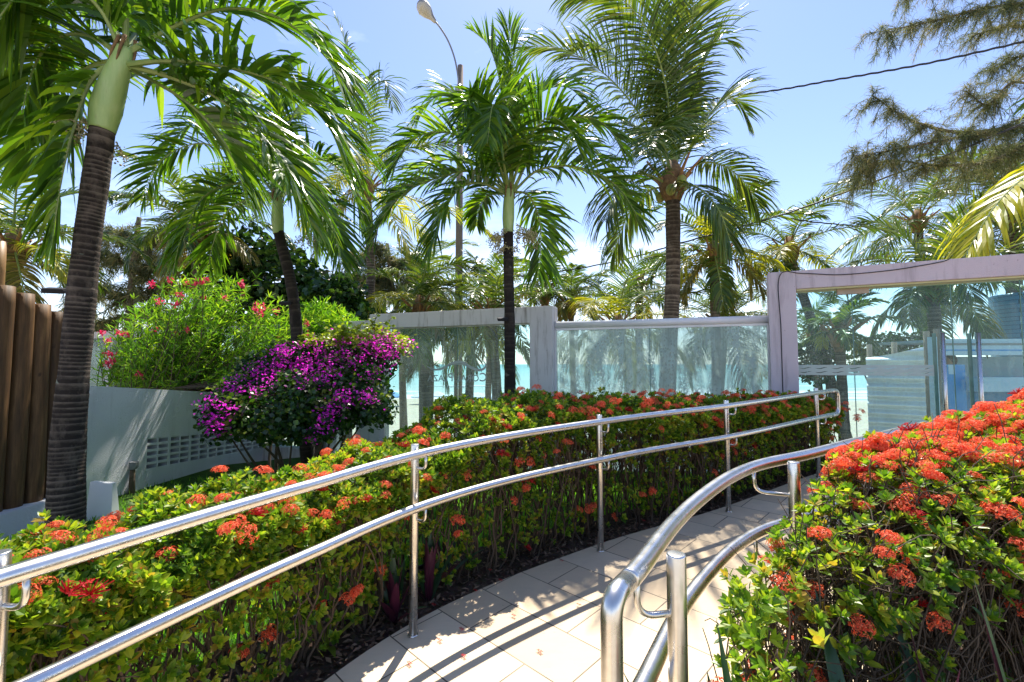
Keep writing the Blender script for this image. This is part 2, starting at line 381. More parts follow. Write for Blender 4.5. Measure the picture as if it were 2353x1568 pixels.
def bluetile():
    m, nt, out = newmat('blue_tiles'); b = N(nt, 'TexBrick'); nt.links.new(coord(nt, (1, 1, 1), (R(90), 0, 0)), b.inputs['Vector'])
    b.inputs['Scale'].default_value = 1; b.inputs['Brick Width'].default_value = .2; b.inputs['Row Height'].default_value = .1; b.inputs['Mortar Size'].default_value = .006
    b.inputs['Color1'].default_value = (.06, .22, .42, 1); b.inputs['Color2'].default_value = (.08, .27, .5, 1); b.inputs['Mortar'].default_value = (.03, .1, .2, 1)
    princ(nt, out, b.outputs[0], .35); return m
MAT['blue_tile'] = bluetile()

def ground_mat(name, cols, sc, bs=.6, fine=60):
    m, nt, out = newmat(name); v = coord(nt)
    a = noise(nt, v, sc, 6, .65); col = ramp(nt, a, cols)
    vo = N(nt, 'TexVoronoi'); vo.inputs['Scale'].default_value = fine; nt.links.new(v, vo.inputs['Vector'])
    col = mixc(nt, .35, col, mixc(nt, 1., col, vo.outputs['Color'], 'MULTIPLY'))
    princ(nt, out, col, .9, 0, .2, bump(nt, noise(nt, v, fine, 5, .7), bs, .03)); return m
MAT['sand'] = ground_mat('sand', [(.3, (.48, .41, .31)), (.7, (.6, .53, .42))], .8, .4, 14)
MAT['soil'] = ground_mat('soil', [(.3, (.06, .038, .024)), (.55, (.13, .085, .055)), (.8, (.22, .16, .11))], 9, 1., 50)
MAT['turf'] = ground_mat('turf', [(.3, (.04, .1, .012)), (.7, (.09, .2, .02))], 5, 1., 90)

def sea_mat():
    m, nt, out = newmat('sea_water'); g = N(nt, 'NewGeometry'); sx = N(nt, 'SeparateXYZ'); nt.links.new(g.outputs['Position'], sx.inputs[0])
    mr = N(nt, 'MapRange'); nt.links.new(sx.outputs[1], mr.inputs[0]); mr.inputs[1].default_value = 85; mr.inputs[2].default_value = 900
    wob = noise(nt, coord(nt, (.004, .02, 1)), 1., 4)
    ad = N(nt, 'Math', operation='MULTIPLY_ADD'); nt.links.new(wob, ad.inputs[0]); ad.inputs[1].default_value = .25; nt.links.new(mr.outputs[0], ad.inputs[2])
    col = ramp(nt, ad.outputs[0], [(.08, (.36, .43, .36)), (.2, (.24, .38, .33)), (.5, (.13, .33, .29)), (1, (.06, .245, .225))])
    fo = noise(nt, coord(nt, (.03, .16, 1)), 1., 6, .62)
    near = N(nt, 'MapRange'); nt.links.new(sx.outputs[1], near.inputs[0]); near.inputs[1].default_value = 84; near.inputs[2].default_value = 135; near.inputs[3].default_value = .22; near.inputs[4].default_value = -.02
    fs = N(nt, 'Math', operation='ADD'); nt.links.new(fo, fs.inputs[0]); nt.links.new(near.outputs[0], fs.inputs[1])
    fm = ramp(nt, fs.outputs[0], [(.64, (0, 0, 0)), (.72, (1, 1, 1))])
    col = mixc(nt, fm, col, (.8, .84, .84))
    princ(nt, out, col, .35, 0, .25, bump(nt, noise(nt, coord(nt, (.25, .8, 1)), 1., 5), .5, .5)); return m
MAT['sea'] = sea_mat()
# ------------------------------------------------------------------ light, world
SUN_EL, SUN_AZ = R(60), R(10)
sd = bpy.data.lights.new('sun', 'SUN'); so = bpy.data.objects.new('sun', sd); COL.objects.link(so)
sun_dir = Vector((math.sin(SUN_AZ) * math.cos(SUN_EL), math.cos(SUN_AZ) * math.cos(SUN_EL), math.sin(SUN_EL)))
so.rotation_euler = sun_dir.to_track_quat('Z', 'Y').to_euler(); so.location = (2, 6, 20)
sd.energy = 4.8; sd.angle = R(.53); sd.color = (1, .935, .83)
w = bpy.data.worlds.new('World'); scene.world = w; w.use_nodes = True
nt = w.node_tree; bg = nt.nodes['Background']
sky = nt.nodes.new('ShaderNodeTexSky'); sky.sky_type = 'NISHITA'; sky.sun_disc = False
sky.sun_elevation = SUN_EL; sky.sun_rotation = SUN_AZ; sky.air_density = 1.; sky.dust_density = .25; sky.ozone_density = 3.
tc = N(nt, 'TexCoord'); mp = N(nt, 'Mapping'); mp.inputs['Scale'].default_value = (1, 1, 3.2); nt.links.new(tc.outputs['Generated'], mp.inputs[0])
cf = noise(nt, mp.outputs[0], 2.3, 7, .58)
sx = N(nt, 'SeparateXYZ'); nt.links.new(tc.outputs['Generated'], sx.inputs[0])
band = N(nt, 'MapRange'); nt.links.new(sx.outputs[2], band.inputs[0]); band.inputs[1].default_value = .0; band.inputs[2].default_value = .42; band.inputs[3].default_value = .24; band.inputs[4].default_value = -.14
ad = N(nt, 'Math', operation='ADD'); nt.links.new(cf, ad.inputs[0]); nt.links.new(band.outputs[0], ad.inputs[1])
cm = ramp(nt, ad.outputs[0], [(.5, (0, 0, 0)), (.88, (.6, .6, .6))])
nt.links.new(mixc(nt, cm, mixc(nt, 1., sky.outputs[0], (1.06, .985, 1.05), 'MULTIPLY'), (9.5, 10., 10.6)), bg.inputs[0]); bg.inputs[1].default_value = .122
scene.view_settings.view_transform = 'Standard'; scene.view_settings.look = 'None'; scene.view_settings.exposure = .95; scene.view_settings.gamma = 1
cy = scene.cycles
cy.max_bounces = 10; cy.transparent_max_bounces = 16; cy.diffuse_bounces = 4; cy.glossy_bounces = 4; cy.transmission_bounces = 6
cy.use_denoising = True; cy.caustics_reflective = False; cy.caustics_refractive = False; cy.sample_clamp_indirect = 6

# ------------------------------------------------------------------ ramp and rails in plan
A_, B_, C_, D_, E_ = (-1.18, 1.07), (-.5, 2.37), (.626, 3.29), (1.87, 4.0), (3.29, 4.95)
PLAN = cat([(-1.42, -.4), (-1.38, .25), A_, B_, C_, D_, E_, (4.6, 5.75)], 400)      # line of the left posts
PT = nrm(np.gradient(PLAN, axis=0)); PN = np.stack([-PT[:, 1], PT[:, 0]], 1)        # outward = to the left
PS = np.concatenate([[0], np.cumsum(np.linalg.norm(np.diff(PLAN, axis=0), axis=1))])
sB = PS[np.argmin(np.linalg.norm(PLAN - B_, axis=1))]
def floor_s(s): return .033 * np.maximum(s - sB + .4, -.2) - .01
def plan_at(s, off=0.):
    s = np.asarray(s, float)
    q = np.stack([np.interp(s, PS, PLAN[:, k]) for k in (0, 1)], -1); n = np.stack([np.interp(s, PS, PN[:, k]) for k in (0, 1)], -1)
    return q + nrm(n) * np.asarray(off, float)[..., None]
def s_of(p): return PS[np.argmin(np.linalg.norm(PLAN - np.asarray(p)[:2], axis=1))]
def out_dist(xy):
    """signed distance of plan points from the left post line (outward positive) and the s there"""
    xy = np.asarray(xy, float); d = np.linalg.norm(xy[:, None] - PLAN[None, ::4], axis=2); k = d.argmin(1)
    v = xy - PLAN[::4][k]; sg = np.sign((v * PN[::4][k]).sum(1)); return d[np.arange(len(xy)), k] * sg, PS[::4][k]
def lawn_z(xy):
    d, s = out_dist(xy); return -.08 - .055 * np.clip(d - .7, 0, 4.2) - .03 * np.clip(np.asarray(xy)[:, 1] - 5, 0, 5)

RPLAN = cat([(.02, .55), (.10, .8), (.265, 1.02), (.55, 1.44), (.95, 1.84), (1.36, 2.06), (2.05, 2.46), (3.2, 3.12), (4.4, 3.8)], 300)  # right rail tube
RT = nrm(np.gradient(RPLAN, axis=0)); RN = np.stack([RT[:, 1], -RT[:, 0]], 1)
RS = np.concatenate([[0], np.cumsum(np.linalg.norm(np.diff(RPLAN, axis=0), axis=1))])
def r_at(s, off=0.):
    s = np.asarray(s, float)
    q = np.stack([np.interp(s, RS, RPLAN[:, k]) for k in (0, 1)], -1); n = np.stack([np.interp(s, RS, RN[:, k]) for k in (0, 1)], -1)
    return q + nrm(n) * np.asarray(off, float)[..., None]
def floor_xy(xy):
    d, s = out_dist(np.atleast_2d(xy)); return floor_s(s)

# path slab
nn = 90
s1 = np.linspace(PS[0], PS[-1], nn); Lc = plan_at(s1, .09)
Rc = resample(np.vstack([[(-.5, -1.4)], [(-.2, .0)], r_at(np.linspace(.05, RS[-1], 60), .17), [(5.4, 4.3)]]), nn)
m = MB(); K = 9; g = np.linspace(0, 1, K)[None, :, None]
XY = Lc[:, None] * (1 - g) + Rc[:, None] * g
Z = np.repeat(floor_s(s1)[:, None], K, 1)
top = np.concatenate([XY, Z[..., None]], 2).reshape(-1, 3)
i, j = np.meshgrid(np.arange(nn - 1), np.arange(K - 1), indexing='ij'); q = (i * K + j).ravel()
m.add(top, np.stack([q, q + K, q + K + 1, q + 1], 1)[:, ::-1])
for col, flip in ((0, 1), (K - 1, 0)):
    e = np.concatenate([XY[:, col], Z[:, col, None]], 1); lo = e.copy(); lo[:, 2] -= .3
    V = np.vstack([e, lo]); k = np.arange(nn - 1); F = np.stack([k, k + 1, k + 1 + nn, k + nn], 1); m.add(V, F if flip else F[:, ::-1])
tag(m.build('path', MAT['tiles']), kind='structure')

# ground: one sheet to the sea bed and far to the sides
def ground_h(x, y):
    yy = np.where(x > 3, y + .6 * np.clip(x - 3, 0, 8), y)
    h = np.interp(yy, [-400, 7.5, 9.5, 14, 30, 60, 95, 500], [-.62, -.62, -.72, -1., -3.1, -4.15, -4.95, -7])
    return h
gx = np.concatenate([[-6000, -1500, -400, -150, -80], np.linspace(-45, 45, 61), [80, 150, 400, 1500, 6000]])
gy = np.concatenate([[-400, -60, -12, -4], np.linspace(0, 30, 41), np.linspace(32, 98, 34), [500]])
X, Y = np.meshgrid(gx, gy, indexing='ij'); Zg = ground_h(X, Y) + .05 * np.sin(X * 1.7) * np.cos(Y * 1.3) * (Y > 8) * (np.abs(X) < 50)
i, j = np.meshgrid(np.arange(len(gx) - 1), np.arange(len(gy) - 1), indexing='ij'); q = (i * len(gy) + j).ravel(); n = len(gy)
m = MB(); m.add(np.stack([X, Y, Zg], 2).reshape(-1, 3), np.stack([q, q + n, q + n + 1, q + 1], 1))
tag(m.build('ground', MAT['sand'], smooth=True), kind='structure')
m = MB(); m.add([(-9000, 72, -4.6), (9000, 72, -4.6), (9000, 12000, -4.6), (-9000, 12000, -4.6)], [[0, 1, 2, 3]])
tag(m.build('sea', MAT['sea']), kind='structure')

# lawn between the left hedge and the walls
WL = [(-10.5, 11.65), (-2.59, 8.56), (.69, 7.27), (3.56, 6.3), (3.85, 6.16), (5.86, 5.2), (8.2, 4.1)]   # line of the glass wall
def wall_y(x): return np.interp(x, [p[0] for p in WL], [p[1] for p in WL])
m = MB(); ns, nd = 120, 26
ss = np.linspace(PS[0], PS[-1], ns); lines = []
for k, s in enumerate(ss):
    a = plan_at(s, .1); dirn = plan_at(s, 1.1) - a
    t = np.linspace(0, 1, nd) ** 1.3 * 7.2
    q = a + dirn * t[:, None]; lines.append(q)
XY = np.array(lines); flat = XY.reshape(-1, 2); z = lawn_z(flat)
i, j = np.meshgrid(np.arange(ns - 1), np.arange(nd - 1), indexing='ij'); q = (i * nd + j).ravel()
F = np.stack([q, q + nd, q + nd + 1, q + 1], 1); cen = flat[F].mean(1)
ok = (cen[:, 0] > -5.3) & (cen[:, 1] < wall_y(cen[:, 0]) + .1)
m.add(np.column_stack([flat, z]), F[ok]); tag(m.build('lawn', MAT['turf'], smooth=True), kind='structure')
# soil bed along the path
m = MB(); ns, nd = 220, 14; ss = np.linspace(PS[0], PS[-1], ns); dd = np.linspace(.085, .72, nd)
XY = np.stack([plan_at(ss, np.full(ns, d)) for d in dd], 1); fl = XY.reshape(-1, 2)
zz = (floor_s(ss)[:, None] * .6 - .03 - .03 * (dd[None] / .7) + rng.normal(0, .009, (ns, nd))).ravel(); zz = np.maximum(zz, lawn_z(fl) + .012)
i, j = np.meshgrid(np.arange(ns - 1), np.arange(nd - 1), indexing='ij'); q = (i * nd + j).ravel()
m.add(np.column_stack([fl, zz]), np.stack([q, q + nd, q + nd + 1, q + 1], 1)); soil_left = m
# soil bed on the right of the path
poly = np.vstack([r_at(np.linspace(0, RS[-1], 50), .175)]); far = np.column_stack([np.linspace(1.2, 9, 50), np.linspace(-.6, 3.8, 50)])
g = np.linspace(0, 1, 30)[None, :, None]; XY = poly[:, None] * (1 - g) + far[:, None] * g; fl = XY.reshape(-1, 2)
zz = np.repeat(floor_xy(poly)[:, None] - .02, 30, 1).ravel() + rng.normal(0, .012, len(fl))
i, j = np.meshgrid(np.arange(49), np.arange(29), indexing='ij'); q = (i * 30 + j).ravel()
soil_left.add(np.column_stack([fl, zz]), np.stack([q, q + 30, q + 31, q + 1], 1)[:, ::-1])
soil_left.add([(-5.32, 4.5, -.5), (-5.32, 9.4, -.6), (-13, 12.5, -.6), (-13, 4.5, -.5)], [[0, 1, 2, 3]])  # dark sheet added behind the garden wall so the vent slots look dark
tag(soil_left.build('soil', MAT['soil'], smooth=True), kind='structure')
# black plastic edging between soil and lawn
m = MB(); ss = np.linspace(PS[0], PS[-1], 160); e = plan_at(ss, np.full(160, .73)); z = lawn_z(e)
for k in range(159):
    slab(m, e[k], e[k + 1], z[k] - .05, z[k] + .045, .012)
tag(m.build('lawn_edging', MAT['black_plastic']), 'thin black plastic edging strip between the soil bed and the lawn', 'edging')
# grass blades: uncountable
n = 60000
s = rng.uniform(PS[0] + .6, PS[-1] - .3, n); d = .76 + rng.random(n) ** 1.4 * 5.5; xy = plan_at(s, d)
ok = (xy[:, 0] > -5.1) & (xy[:, 1] < wall_y(xy[:, 0]) - .25); xy = xy[ok]; n = len(xy)
z = lawn_z(xy); h = rng.uniform(.035, .085, n); a = rng.uniform(0, 6.28, n); wv = np.stack([np.cos(a), np.sin(a), 0 * a], 1) * .004
ln = np.stack([np.cos(a + 1.3), np.sin(a + 1.3), 0 * a], 1) * (h * rng.uniform(.2, 1., n))[:, None]
b = np.column_stack([xy, z]); up = np.array([0, 0, 1.]) * h[:, None]
V = np.stack([b - wv, b + wv, b + ln * .4 + up * .6 + wv * .8, b + ln * .4 + up * .6 - wv * .8, b + ln + up], 1)
m = MB(); k = np.arange(n)[:, None] * 5
m.add(V.reshape(-1, 3), np.concatenate([k + np.array([0, 1, 2, 3])])); m.add(np.zeros((0, 3)), np.zeros((0, 3), int))
m.F.append((k + np.array([3, 2, 4]))); m.M.append(np.zeros(n, int))
tag(m.build('grass', MAT['grass']), 'short bright green lawn grass behind the left hedge', 'grass', kind='stuff')
# mulch and fallen leaves: uncountable
n = 5200; s = rng.uniform(PS[0] + .8, PS[-1] - .6, n); d = rng.uniform(.1, .68, n); xy = plan_at(s, d)
z = np.maximum(floor_s(s) * .6 - .03 - .03 * d / .7, lawn_z(xy) + .012) + .012
xr = rng.uniform(.2, 4.5, 3000); yr = rng.uniform(.9, 3.6, 3000); rr = np.column_stack([xr, yr]); 
dr = np.linalg.norm(rr[:, None] - RPLAN[None, ::6], axis=2); kk = dr.argmin(1); sg = ((rr - RPLAN[::6][kk]) * RN[::6][kk]).sum(1); rr = rr[sg > .2]
P3 = np.vstack([np.column_stack([xy, z]), np.column_stack([rr, floor_xy(rr) * 0 + .03])])
lv = np.array([(-.5, 0, 0), (0, -.22, .1), (.5, 0, .05), (0, .22, .1)])
dn = nrm(np.column_stack([rng.normal(0, .35, (len(P3), 2)), np.ones(len(P3))])); m = MB()
inst(m, lv, [[0, 1, 2, 3]], basis(dn), P3, rng.uniform(.015, .06, len(P3)))
MAT['litter'] = leafmat('leaf_litter', [(0, (.05, .028, .016)), (.6, (.16, .09, .05)), (1, (.34, .22, .13))], .1, .7, (1, 1, 1))
tag(m.build('mulch', MAT['litter']), 'brown bark chips and dead leaves on the soil under the hedges', 'mulch', kind='stuff')

# ------------------------------------------------------------------ handrails
def bent(pts, rad, k=7):
    """polyline with rounded corners"""
    pts = [np.asarray(p, float) for p in pts]; out = [pts[0]]
    for a, b, c in zip(pts, pts[1:], pts[2:]):
        r = min(rad, .49 * np.linalg.norm(a - b), .49 * np.linalg.norm(c - b)); p, q = b + nrm(a - b) * r, b + nrm(c - b) * r
        t = np.linspace(0, 1, k)[:, None]; out += list((1 - t) ** 2 * p + 2 * t * (1 - t) * b + t ** 2 * q)
    return np.array(out + [pts[-1]])
def post_part(root, xy, z0, z1, r=.0215):
    m = MB(); x, y = xy; zz = [z0 - .05, z1 - .004, z1 - .0005, z1]; rr = [r, r, r - .0012, r - .004]
    tube(m, [(x, y, a) for a in zz], rr, 24); m.build('post', MAT['steel'], root, True)
    f = MB(); tube(f, [(x, y, z0 - .002), (x, y, z0 + .006)], [r + .006, r + .004], 20); f.build('base_collar', MAT['steel'], root, True)
def bracket_part(root, post_xy, rail_p, drop, r=.0075):
    px, py = post_xy; rx, ry, rz = rail_p
    path = bent([(px, py, rz - drop), (rx, ry, rz - drop), (rx, ry, rz - .012)], .07, 9)
    m = MB(); tube(m, path, r, 10); m.build('bracket', MAT['steel'], root, True)
def make_rail(name, label, posts, up_xyz, lo_xyz, r=.022):
    c = posts[0][0]; root = thing(name, label, 'handrail', (c[0], c[1], float(floor_xy(c)[0])))
    m = MB(); path = np.vstack([up_xyz, lo_xyz[::-1]]); tube(m, path, r, 20); m.build('rail', MAT['steel'], root, True)
    for (xy, z0, z1, ups) in posts:
        post_part(root, xy, z0, z1)
        for rp, drop in ups: bracket_part(root, xy, rp, drop)
    return root
OFF = -.078
sE = s_of(E_); ss = np.linspace(s_of(A_) - 1.1, sE + .16, 90); rl = plan_at(ss, np.full(90, OFF)); fl = floor_s(ss)
HU, HL = .92, .66
def loop_end(up_end, lo_end, t, ext, rad):
    return bent([up_end, up_end + t * ext, lo_end + t * ext, lo_end], rad, 8)
t3 = nrm(np.array([*(rl[-1] - rl[-3]), 0.]))
up = np.column_stack([rl, fl + HU]); lo = np.column_stack([rl, fl + HL])
lp = loop_end(up[-1], lo[-1], t3, .15, .085); h = len(lp)
posts = []
for p in (A_, B_, C_, D_, E_):
    s0 = s_of(p); z = float(floor_s(s0)); q = plan_at(s0 + .012, OFF)
    posts.append((p, z, z + .955, [((*q, z + HU), .085), ((*q, z + HL), .085)]))
make_rail('handrail', 'long curved stainless handrail with two tubes in front of the left hedge', posts, np.vstack([up, lp]), lo)
# right handrail: its near end is a closed loop
i0 = np.argmin(np.linalg.norm(RPLAN - (.245, 1.0), axis=1)); q = RPLAN[i0:]; fz = floor_xy(q)
fz = np.interp(np.arange(len(q)), np.linspace(0, len(q) - 1, 12), np.interp(np.linspace(0, len(q) - 1, 12), np.arange(len(q)), fz))
up = np.column_stack([q, fz + .925]); lo = np.column_stack([q, fz + .66])
t3 = nrm(np.array([*(q[0] - q[4]), 0.])); lp = loop_end(up[0], lo[0], t3, .085, .075)
posts = []
for p in ((.372, 1.055), (1.10, 1.80), (2.28, 2.42), (3.6, 3.18)):
    k = np.argmin(np.linalg.norm(q - p, axis=1)); k2 = max(k - 4, 0); z = float(fz[k])
    posts.append((p, z, z + .955, [((*q[k2], z + .925), .1), ((*q[k2], z + .66), .1)]))
make_rail('handrail', 'near right stainless handrail ending in a closed loop before the large red hedge', posts, np.vstack([lp[::-1], up])[0:], lo)

# ------------------------------------------------------------------ white walls and glass
def line_pt(px, a, b):
    """plan point of wall line a-b seen at column px (eye level)"""
    u = (px - CX) / (F_PX / math.cos(PITCH)) ; a, b = np.array(a), np.array(b); d = b - a
    t = (u * a[1] - a[0]) / (d[0] - u * d[1]); return a + d * t
def z_at(px, py, pt): return float(P(px, py, pt[1])[2])
BASE = -.75
def glass_pane(root, p0, p1, z0, z1, mat='glass', th=.01, name='glass_pane'):
    m = MB(); slab(m, p0, p1, z0, z1, th); m.build(name, MAT[mat], root)
def seam(root, pt, z0, z1, d):
    m = MB(); slab(m, pt - d * .004, pt + d * .004, z0, z1, .014); m.build('glass_joint', MAT['glass_edge'], root)

# screen with the hotel name
a, b = np.array(WL[1]), np.array(WL[2]); d = nrm(b - a)
root = thing('glass_screen', 'white framed glass screen with mirrored CORAL PLAZA lettering behind the centre palm', 'glass screen', (*((a + b) / 2), BASE))
zt = z_at(1275, 705, b); zu = zt - .265
p_in = line_pt(1224, a, b); p_l = line_pt(885, a, b)
m = MB(); slab(m, p_in, b, BASE, zt - .001, .3, bev=.012); m.build('pillar', MAT['grey_stucco'], root)
m = MB(); slab(m, a, p_l, BASE, zt - .001, .3, bev=.012); m.build('pillar', MAT['grey_stucco'], root)
m = MB(); slab(m, a + d * .002, b - d * .002, zu, zt, .296, bev=.012); m.build('beam', MAT['grey_stucco'], root)
mid = line_pt(1183, a, b); mid2 = line_pt(1190, a, b)
glass_pane(root, p_l + d * .01, line_pt(1050, a, b), BASE + .2, zu - .004); glass_pane(root, line_pt(1053, a, b), p_in - d * .01, BASE + .2, zu - .004)
seam(root, line_pt(1051.5, a, b), BASE + .2, zu - .004, d)
m = MB(); slab(m, p_l, p_in, BASE, BASE + .2, .28); m.build('sill', MAT['grey_stucco'], root)
nrm2 = np.array([d[1], -d[0]])                        # towards the garden
def on_glass(px, py): 
    pt = line_pt(px, a, b); return np.array([*(pt + nrm2 * .008), z_at(px, py, pt)])
def lettering(text, px0, px1, py_base, py_top, parent, spacing=1., small=None):
    cu = bpy.data.curves.new('lettering', 'FONT'); cu.body = text; cu.size = 1; cu.space_character = spacing; cu.extrude = .0; cu.offset = .008
    if small: cu.small_caps_scale = small; 
    o = bpy.data.objects.new('lettering', cu); COL.objects.link(o)
    if small:
        for i, ch in enumerate(text):
            if ch.islower(): cu.body_format[i].use_small_caps = True
    dg = bpy.context.evaluated_depsgraph_get(); dg.update(); me = bpy.data.meshes.new_from_object(o.evaluated_get(dg))
    bpy.data.objects.remove(o)
    V = np.array([v.co[:] for v in me.vertices]); F = [list(p.vertices) for p in me.polygons]; bpy.data.meshes.remove(me)
    x = (V[:, 0] - V[:, 0].min()) / np.ptp(V[:, 0]); yy = (V[:, 1]) / V[:, 1].max()
    A3, B3 = on_glass(px1, py_base), on_glass(px0, py_base); Tt = on_glass(px1, py_top)[2] - A3[2]
    W = A3 + (B3 - A3) * x[:, None]; W[:, 2] += yy * Tt
    th = np.array([*(nrm2 * .0015), 0.])
    mb = MB(); by = {}
    for f in F: by.setdefault(len(f), []).append(f)
    base = 0
    mb.V.append(W + th); mb.n = len(W)
    for k, fs in by.items(): mb.F.append(np.array(fs)); mb.M.append(np.zeros(len(fs), int))
    return mb.build('lettering', MAT['etch'], parent)
lettering('Coral Plaza', 983, 1119, 876.5, 857, root, 1.02, .78)
lettering('Apart-Hotel', 1025, 1074, 891, 884.5, root, 1.15)
def ribbon(pts_px, widths, parent, name):
    c = cat([(p[0], p[1]) for p in pts_px], 50); wd = np.interp(np.linspace(0, 1, 50), np.linspace(0, 1, len(widths)), widths)
    T = nrm(np.gradient(c, axis=0)); n = np.stack([-T[:, 1], T[:, 0]], 1)
    up_, lo_ = c + n * wd[:, None] / 2, c - n * wd[:, None] / 2
    V = np.array([on_glass(*p) for p in np.vstack([up_, lo_])]) + np.array([*(nrm2 * .0015), 0]); k = np.arange(49)
    m = MB(); m.add(V, np.stack([k, k + 1, k + 51, k + 50], 1)); m.build(name, MAT['etch'], parent)
ribbon([(983, 842), (995, 849), (1015, 848), (1040, 835), (1062, 833), (1083, 845), (1103, 851), (1117, 842), (1110, 827)], [1, 4, 5, 5.5, 6, 6.5, 6, 5, .6], root, 'wave_emblem')
ribbon([(1018, 844), (1045, 837.5), (1068, 839), (1086, 848)], [.6, 1.8, 2, .6], root, 'wave_emblem')
for x0, x1 in ((983, 1020), (1079, 1119)): ribbon([(x0, 887.5), (x1, 887.8)], [.8, .8], root, 'underline')

# wall sections going off to the left
a0, b0 = np.array(WL[0]) + (np.array(WL[0]) - np.array(WL[1])) * .5, np.array(WL[1]); dl = nrm(b0 - a0)
root = thing('glass_screen', 'low white framed glass screen seen between the oleander and the far left palm trunk', 'glass screen', (*b0, BASE))
z_l = z_at(235, 764, line_pt(235, a0, b0)); 
m = MB(); slab(m, a0, b0 - dl * .02, z_l - .16, z_l, .26, bev=.01, ); m.build('beam', MAT['grey_stucco'], root)
for px in (262, 480, 760, 846):
    pt = line_pt(px, a0, b0); m = MB(); slab(m, pt - dl * .16, pt + dl * .16, BASE, z_l - .002, .262, bev=.01); m.build('pillar', MAT['grey_stucco'], root)
glass_pane(root, a0, b0 - dl * .3, BASE + .45, z_l - .16)
m = MB(); slab(m, a0, b0 - dl * .03, BASE, BASE + .45, .24); m.build('sill', MAT['grey_stucco'], root)

# middle screen with the round white top rail
a, b = np.array(WL[2]), np.array(WL[3]); d = nrm(b - a)
root = thing('glass_screen', 'wet glass screen with a round white top rail between the two pillars', 'glass screen', (*((a + b) / 2), BASE))
zr = z_at(1275, 740, a) - .055
m = MB(); tube(m, [(*(a + d * .004), zr), (*(b - d * .004), zr)], .056, 28); m.build('top_rail', MAT['white_paint'], root, True)
m = MB(); slab(m, a + d * .006, b - d * .006, zr - .085, zr - .05, .03); m.build('channel', MAT['white_paint'], root)
sm = line_pt(1494, a, b); n2 = np.array([d[1], -d[0]])
glass_pane(root, a + d * .02, sm - d * .004, BASE + .2, zr - .082, 'glass_wet'); glass_pane(root, sm + d * .004, b - d * .02, BASE + .2, zr - .082, 'glass_wet')
seam(root, sm, BASE + .2, zr - .085, d)
for pt in (a + d * .012, b - d * .012):
    m = MB(); slab(m, pt - d * .01, pt + d * .01, BASE, zr - .086, .034); m.build('side_channel', MAT['white_paint'], root)
m = MB(); slab(m, a + d * .004, b - d * .004, BASE, BASE + .2, .2); m.build('sill', MAT['grey_stucco'], root)

# gate: pillar, long beam, glass doors
pa, pb = np.array(WL[3]), np.array(WL[4]); g0, g1 = np.array(WL[4]), np.array(WL[6]); 
g1 = g0 + nrm(np.array(WL[5]) - g0) * 4.6; d = nrm(g1 - g0); ng = np.array([d[1], -d[0]])
root = thing('glass_gate', 'tall glass entrance gate under a lilac painted beam on the right', 'gate', (*((g0 + g1) / 2), BASE))
zt = z_at(1768, 632, pa); zu = zt - .245
m = MB(); slab(m, pa - d * .0, pb, BASE, zt - .002, .34, bev=.012); m.build('pillar', MAT['lilac_stucco'], root)
m = MB(); slab(m, pa + nrm(pb - pa) * .002, pb, zu, zt, .334, bev=.01); slab(m, pb, g1, zu, zt, .336, bev=.01); m.build('beam', MAT['lilac_stucco'], root)
m = MB(); slab(m, pb + d * .01, g1, zu - .022, zu - .001, .26); m.build('beam_soffit', plain('yellow_soffit', (.6, .62, .36), (.5, .53, .3), 5, .6), root)
gp = lambda px: line_pt(px, g0, g1)
zb = .0
cuts = [1832, 1963, 2192, 2353, 2600]
for c0, c1 in zip(cuts, cuts[1:]):
    glass_pane(root, gp(c0) + d * .004, gp(c1) - d * .004, zb + .03, zu - .03, 'glass_gate')
for c in cuts[1:4]: seam(root, gp(c), zb + .03, zu - .03, d)
m = MB(); q = gp(1965); bbox(m, (*(q), zu - .055), (.34, .07, .07), math.atan2(d[1], d[0]), .006); m.build('clamp', plain('clamp_beige', (.5, .42, .34), None, 8, .5), root)
for px in (2163, 2244):
    q = gp(px) + ng * .075; z0, z1 = .12, z_at(px, 766, gp(px))
    m = MB(); tube(m, [(*q, z0), (*q, z1)], .0225, 20)
    for zz in (z0 + .25, z1 - .2): tube(m, [(*q, zz), (*(gp(px) + ng * .004), zz)], .009, 10)
    m.build('door_handle', MAT['steel'], root, True)
    q2 = gp(px - 14); m = MB(); slab(m, q2 - d * .016, q2 + d * .016, zb + .03, z1, .02); m.build('door_edge', MAT['glass_edge'], root)
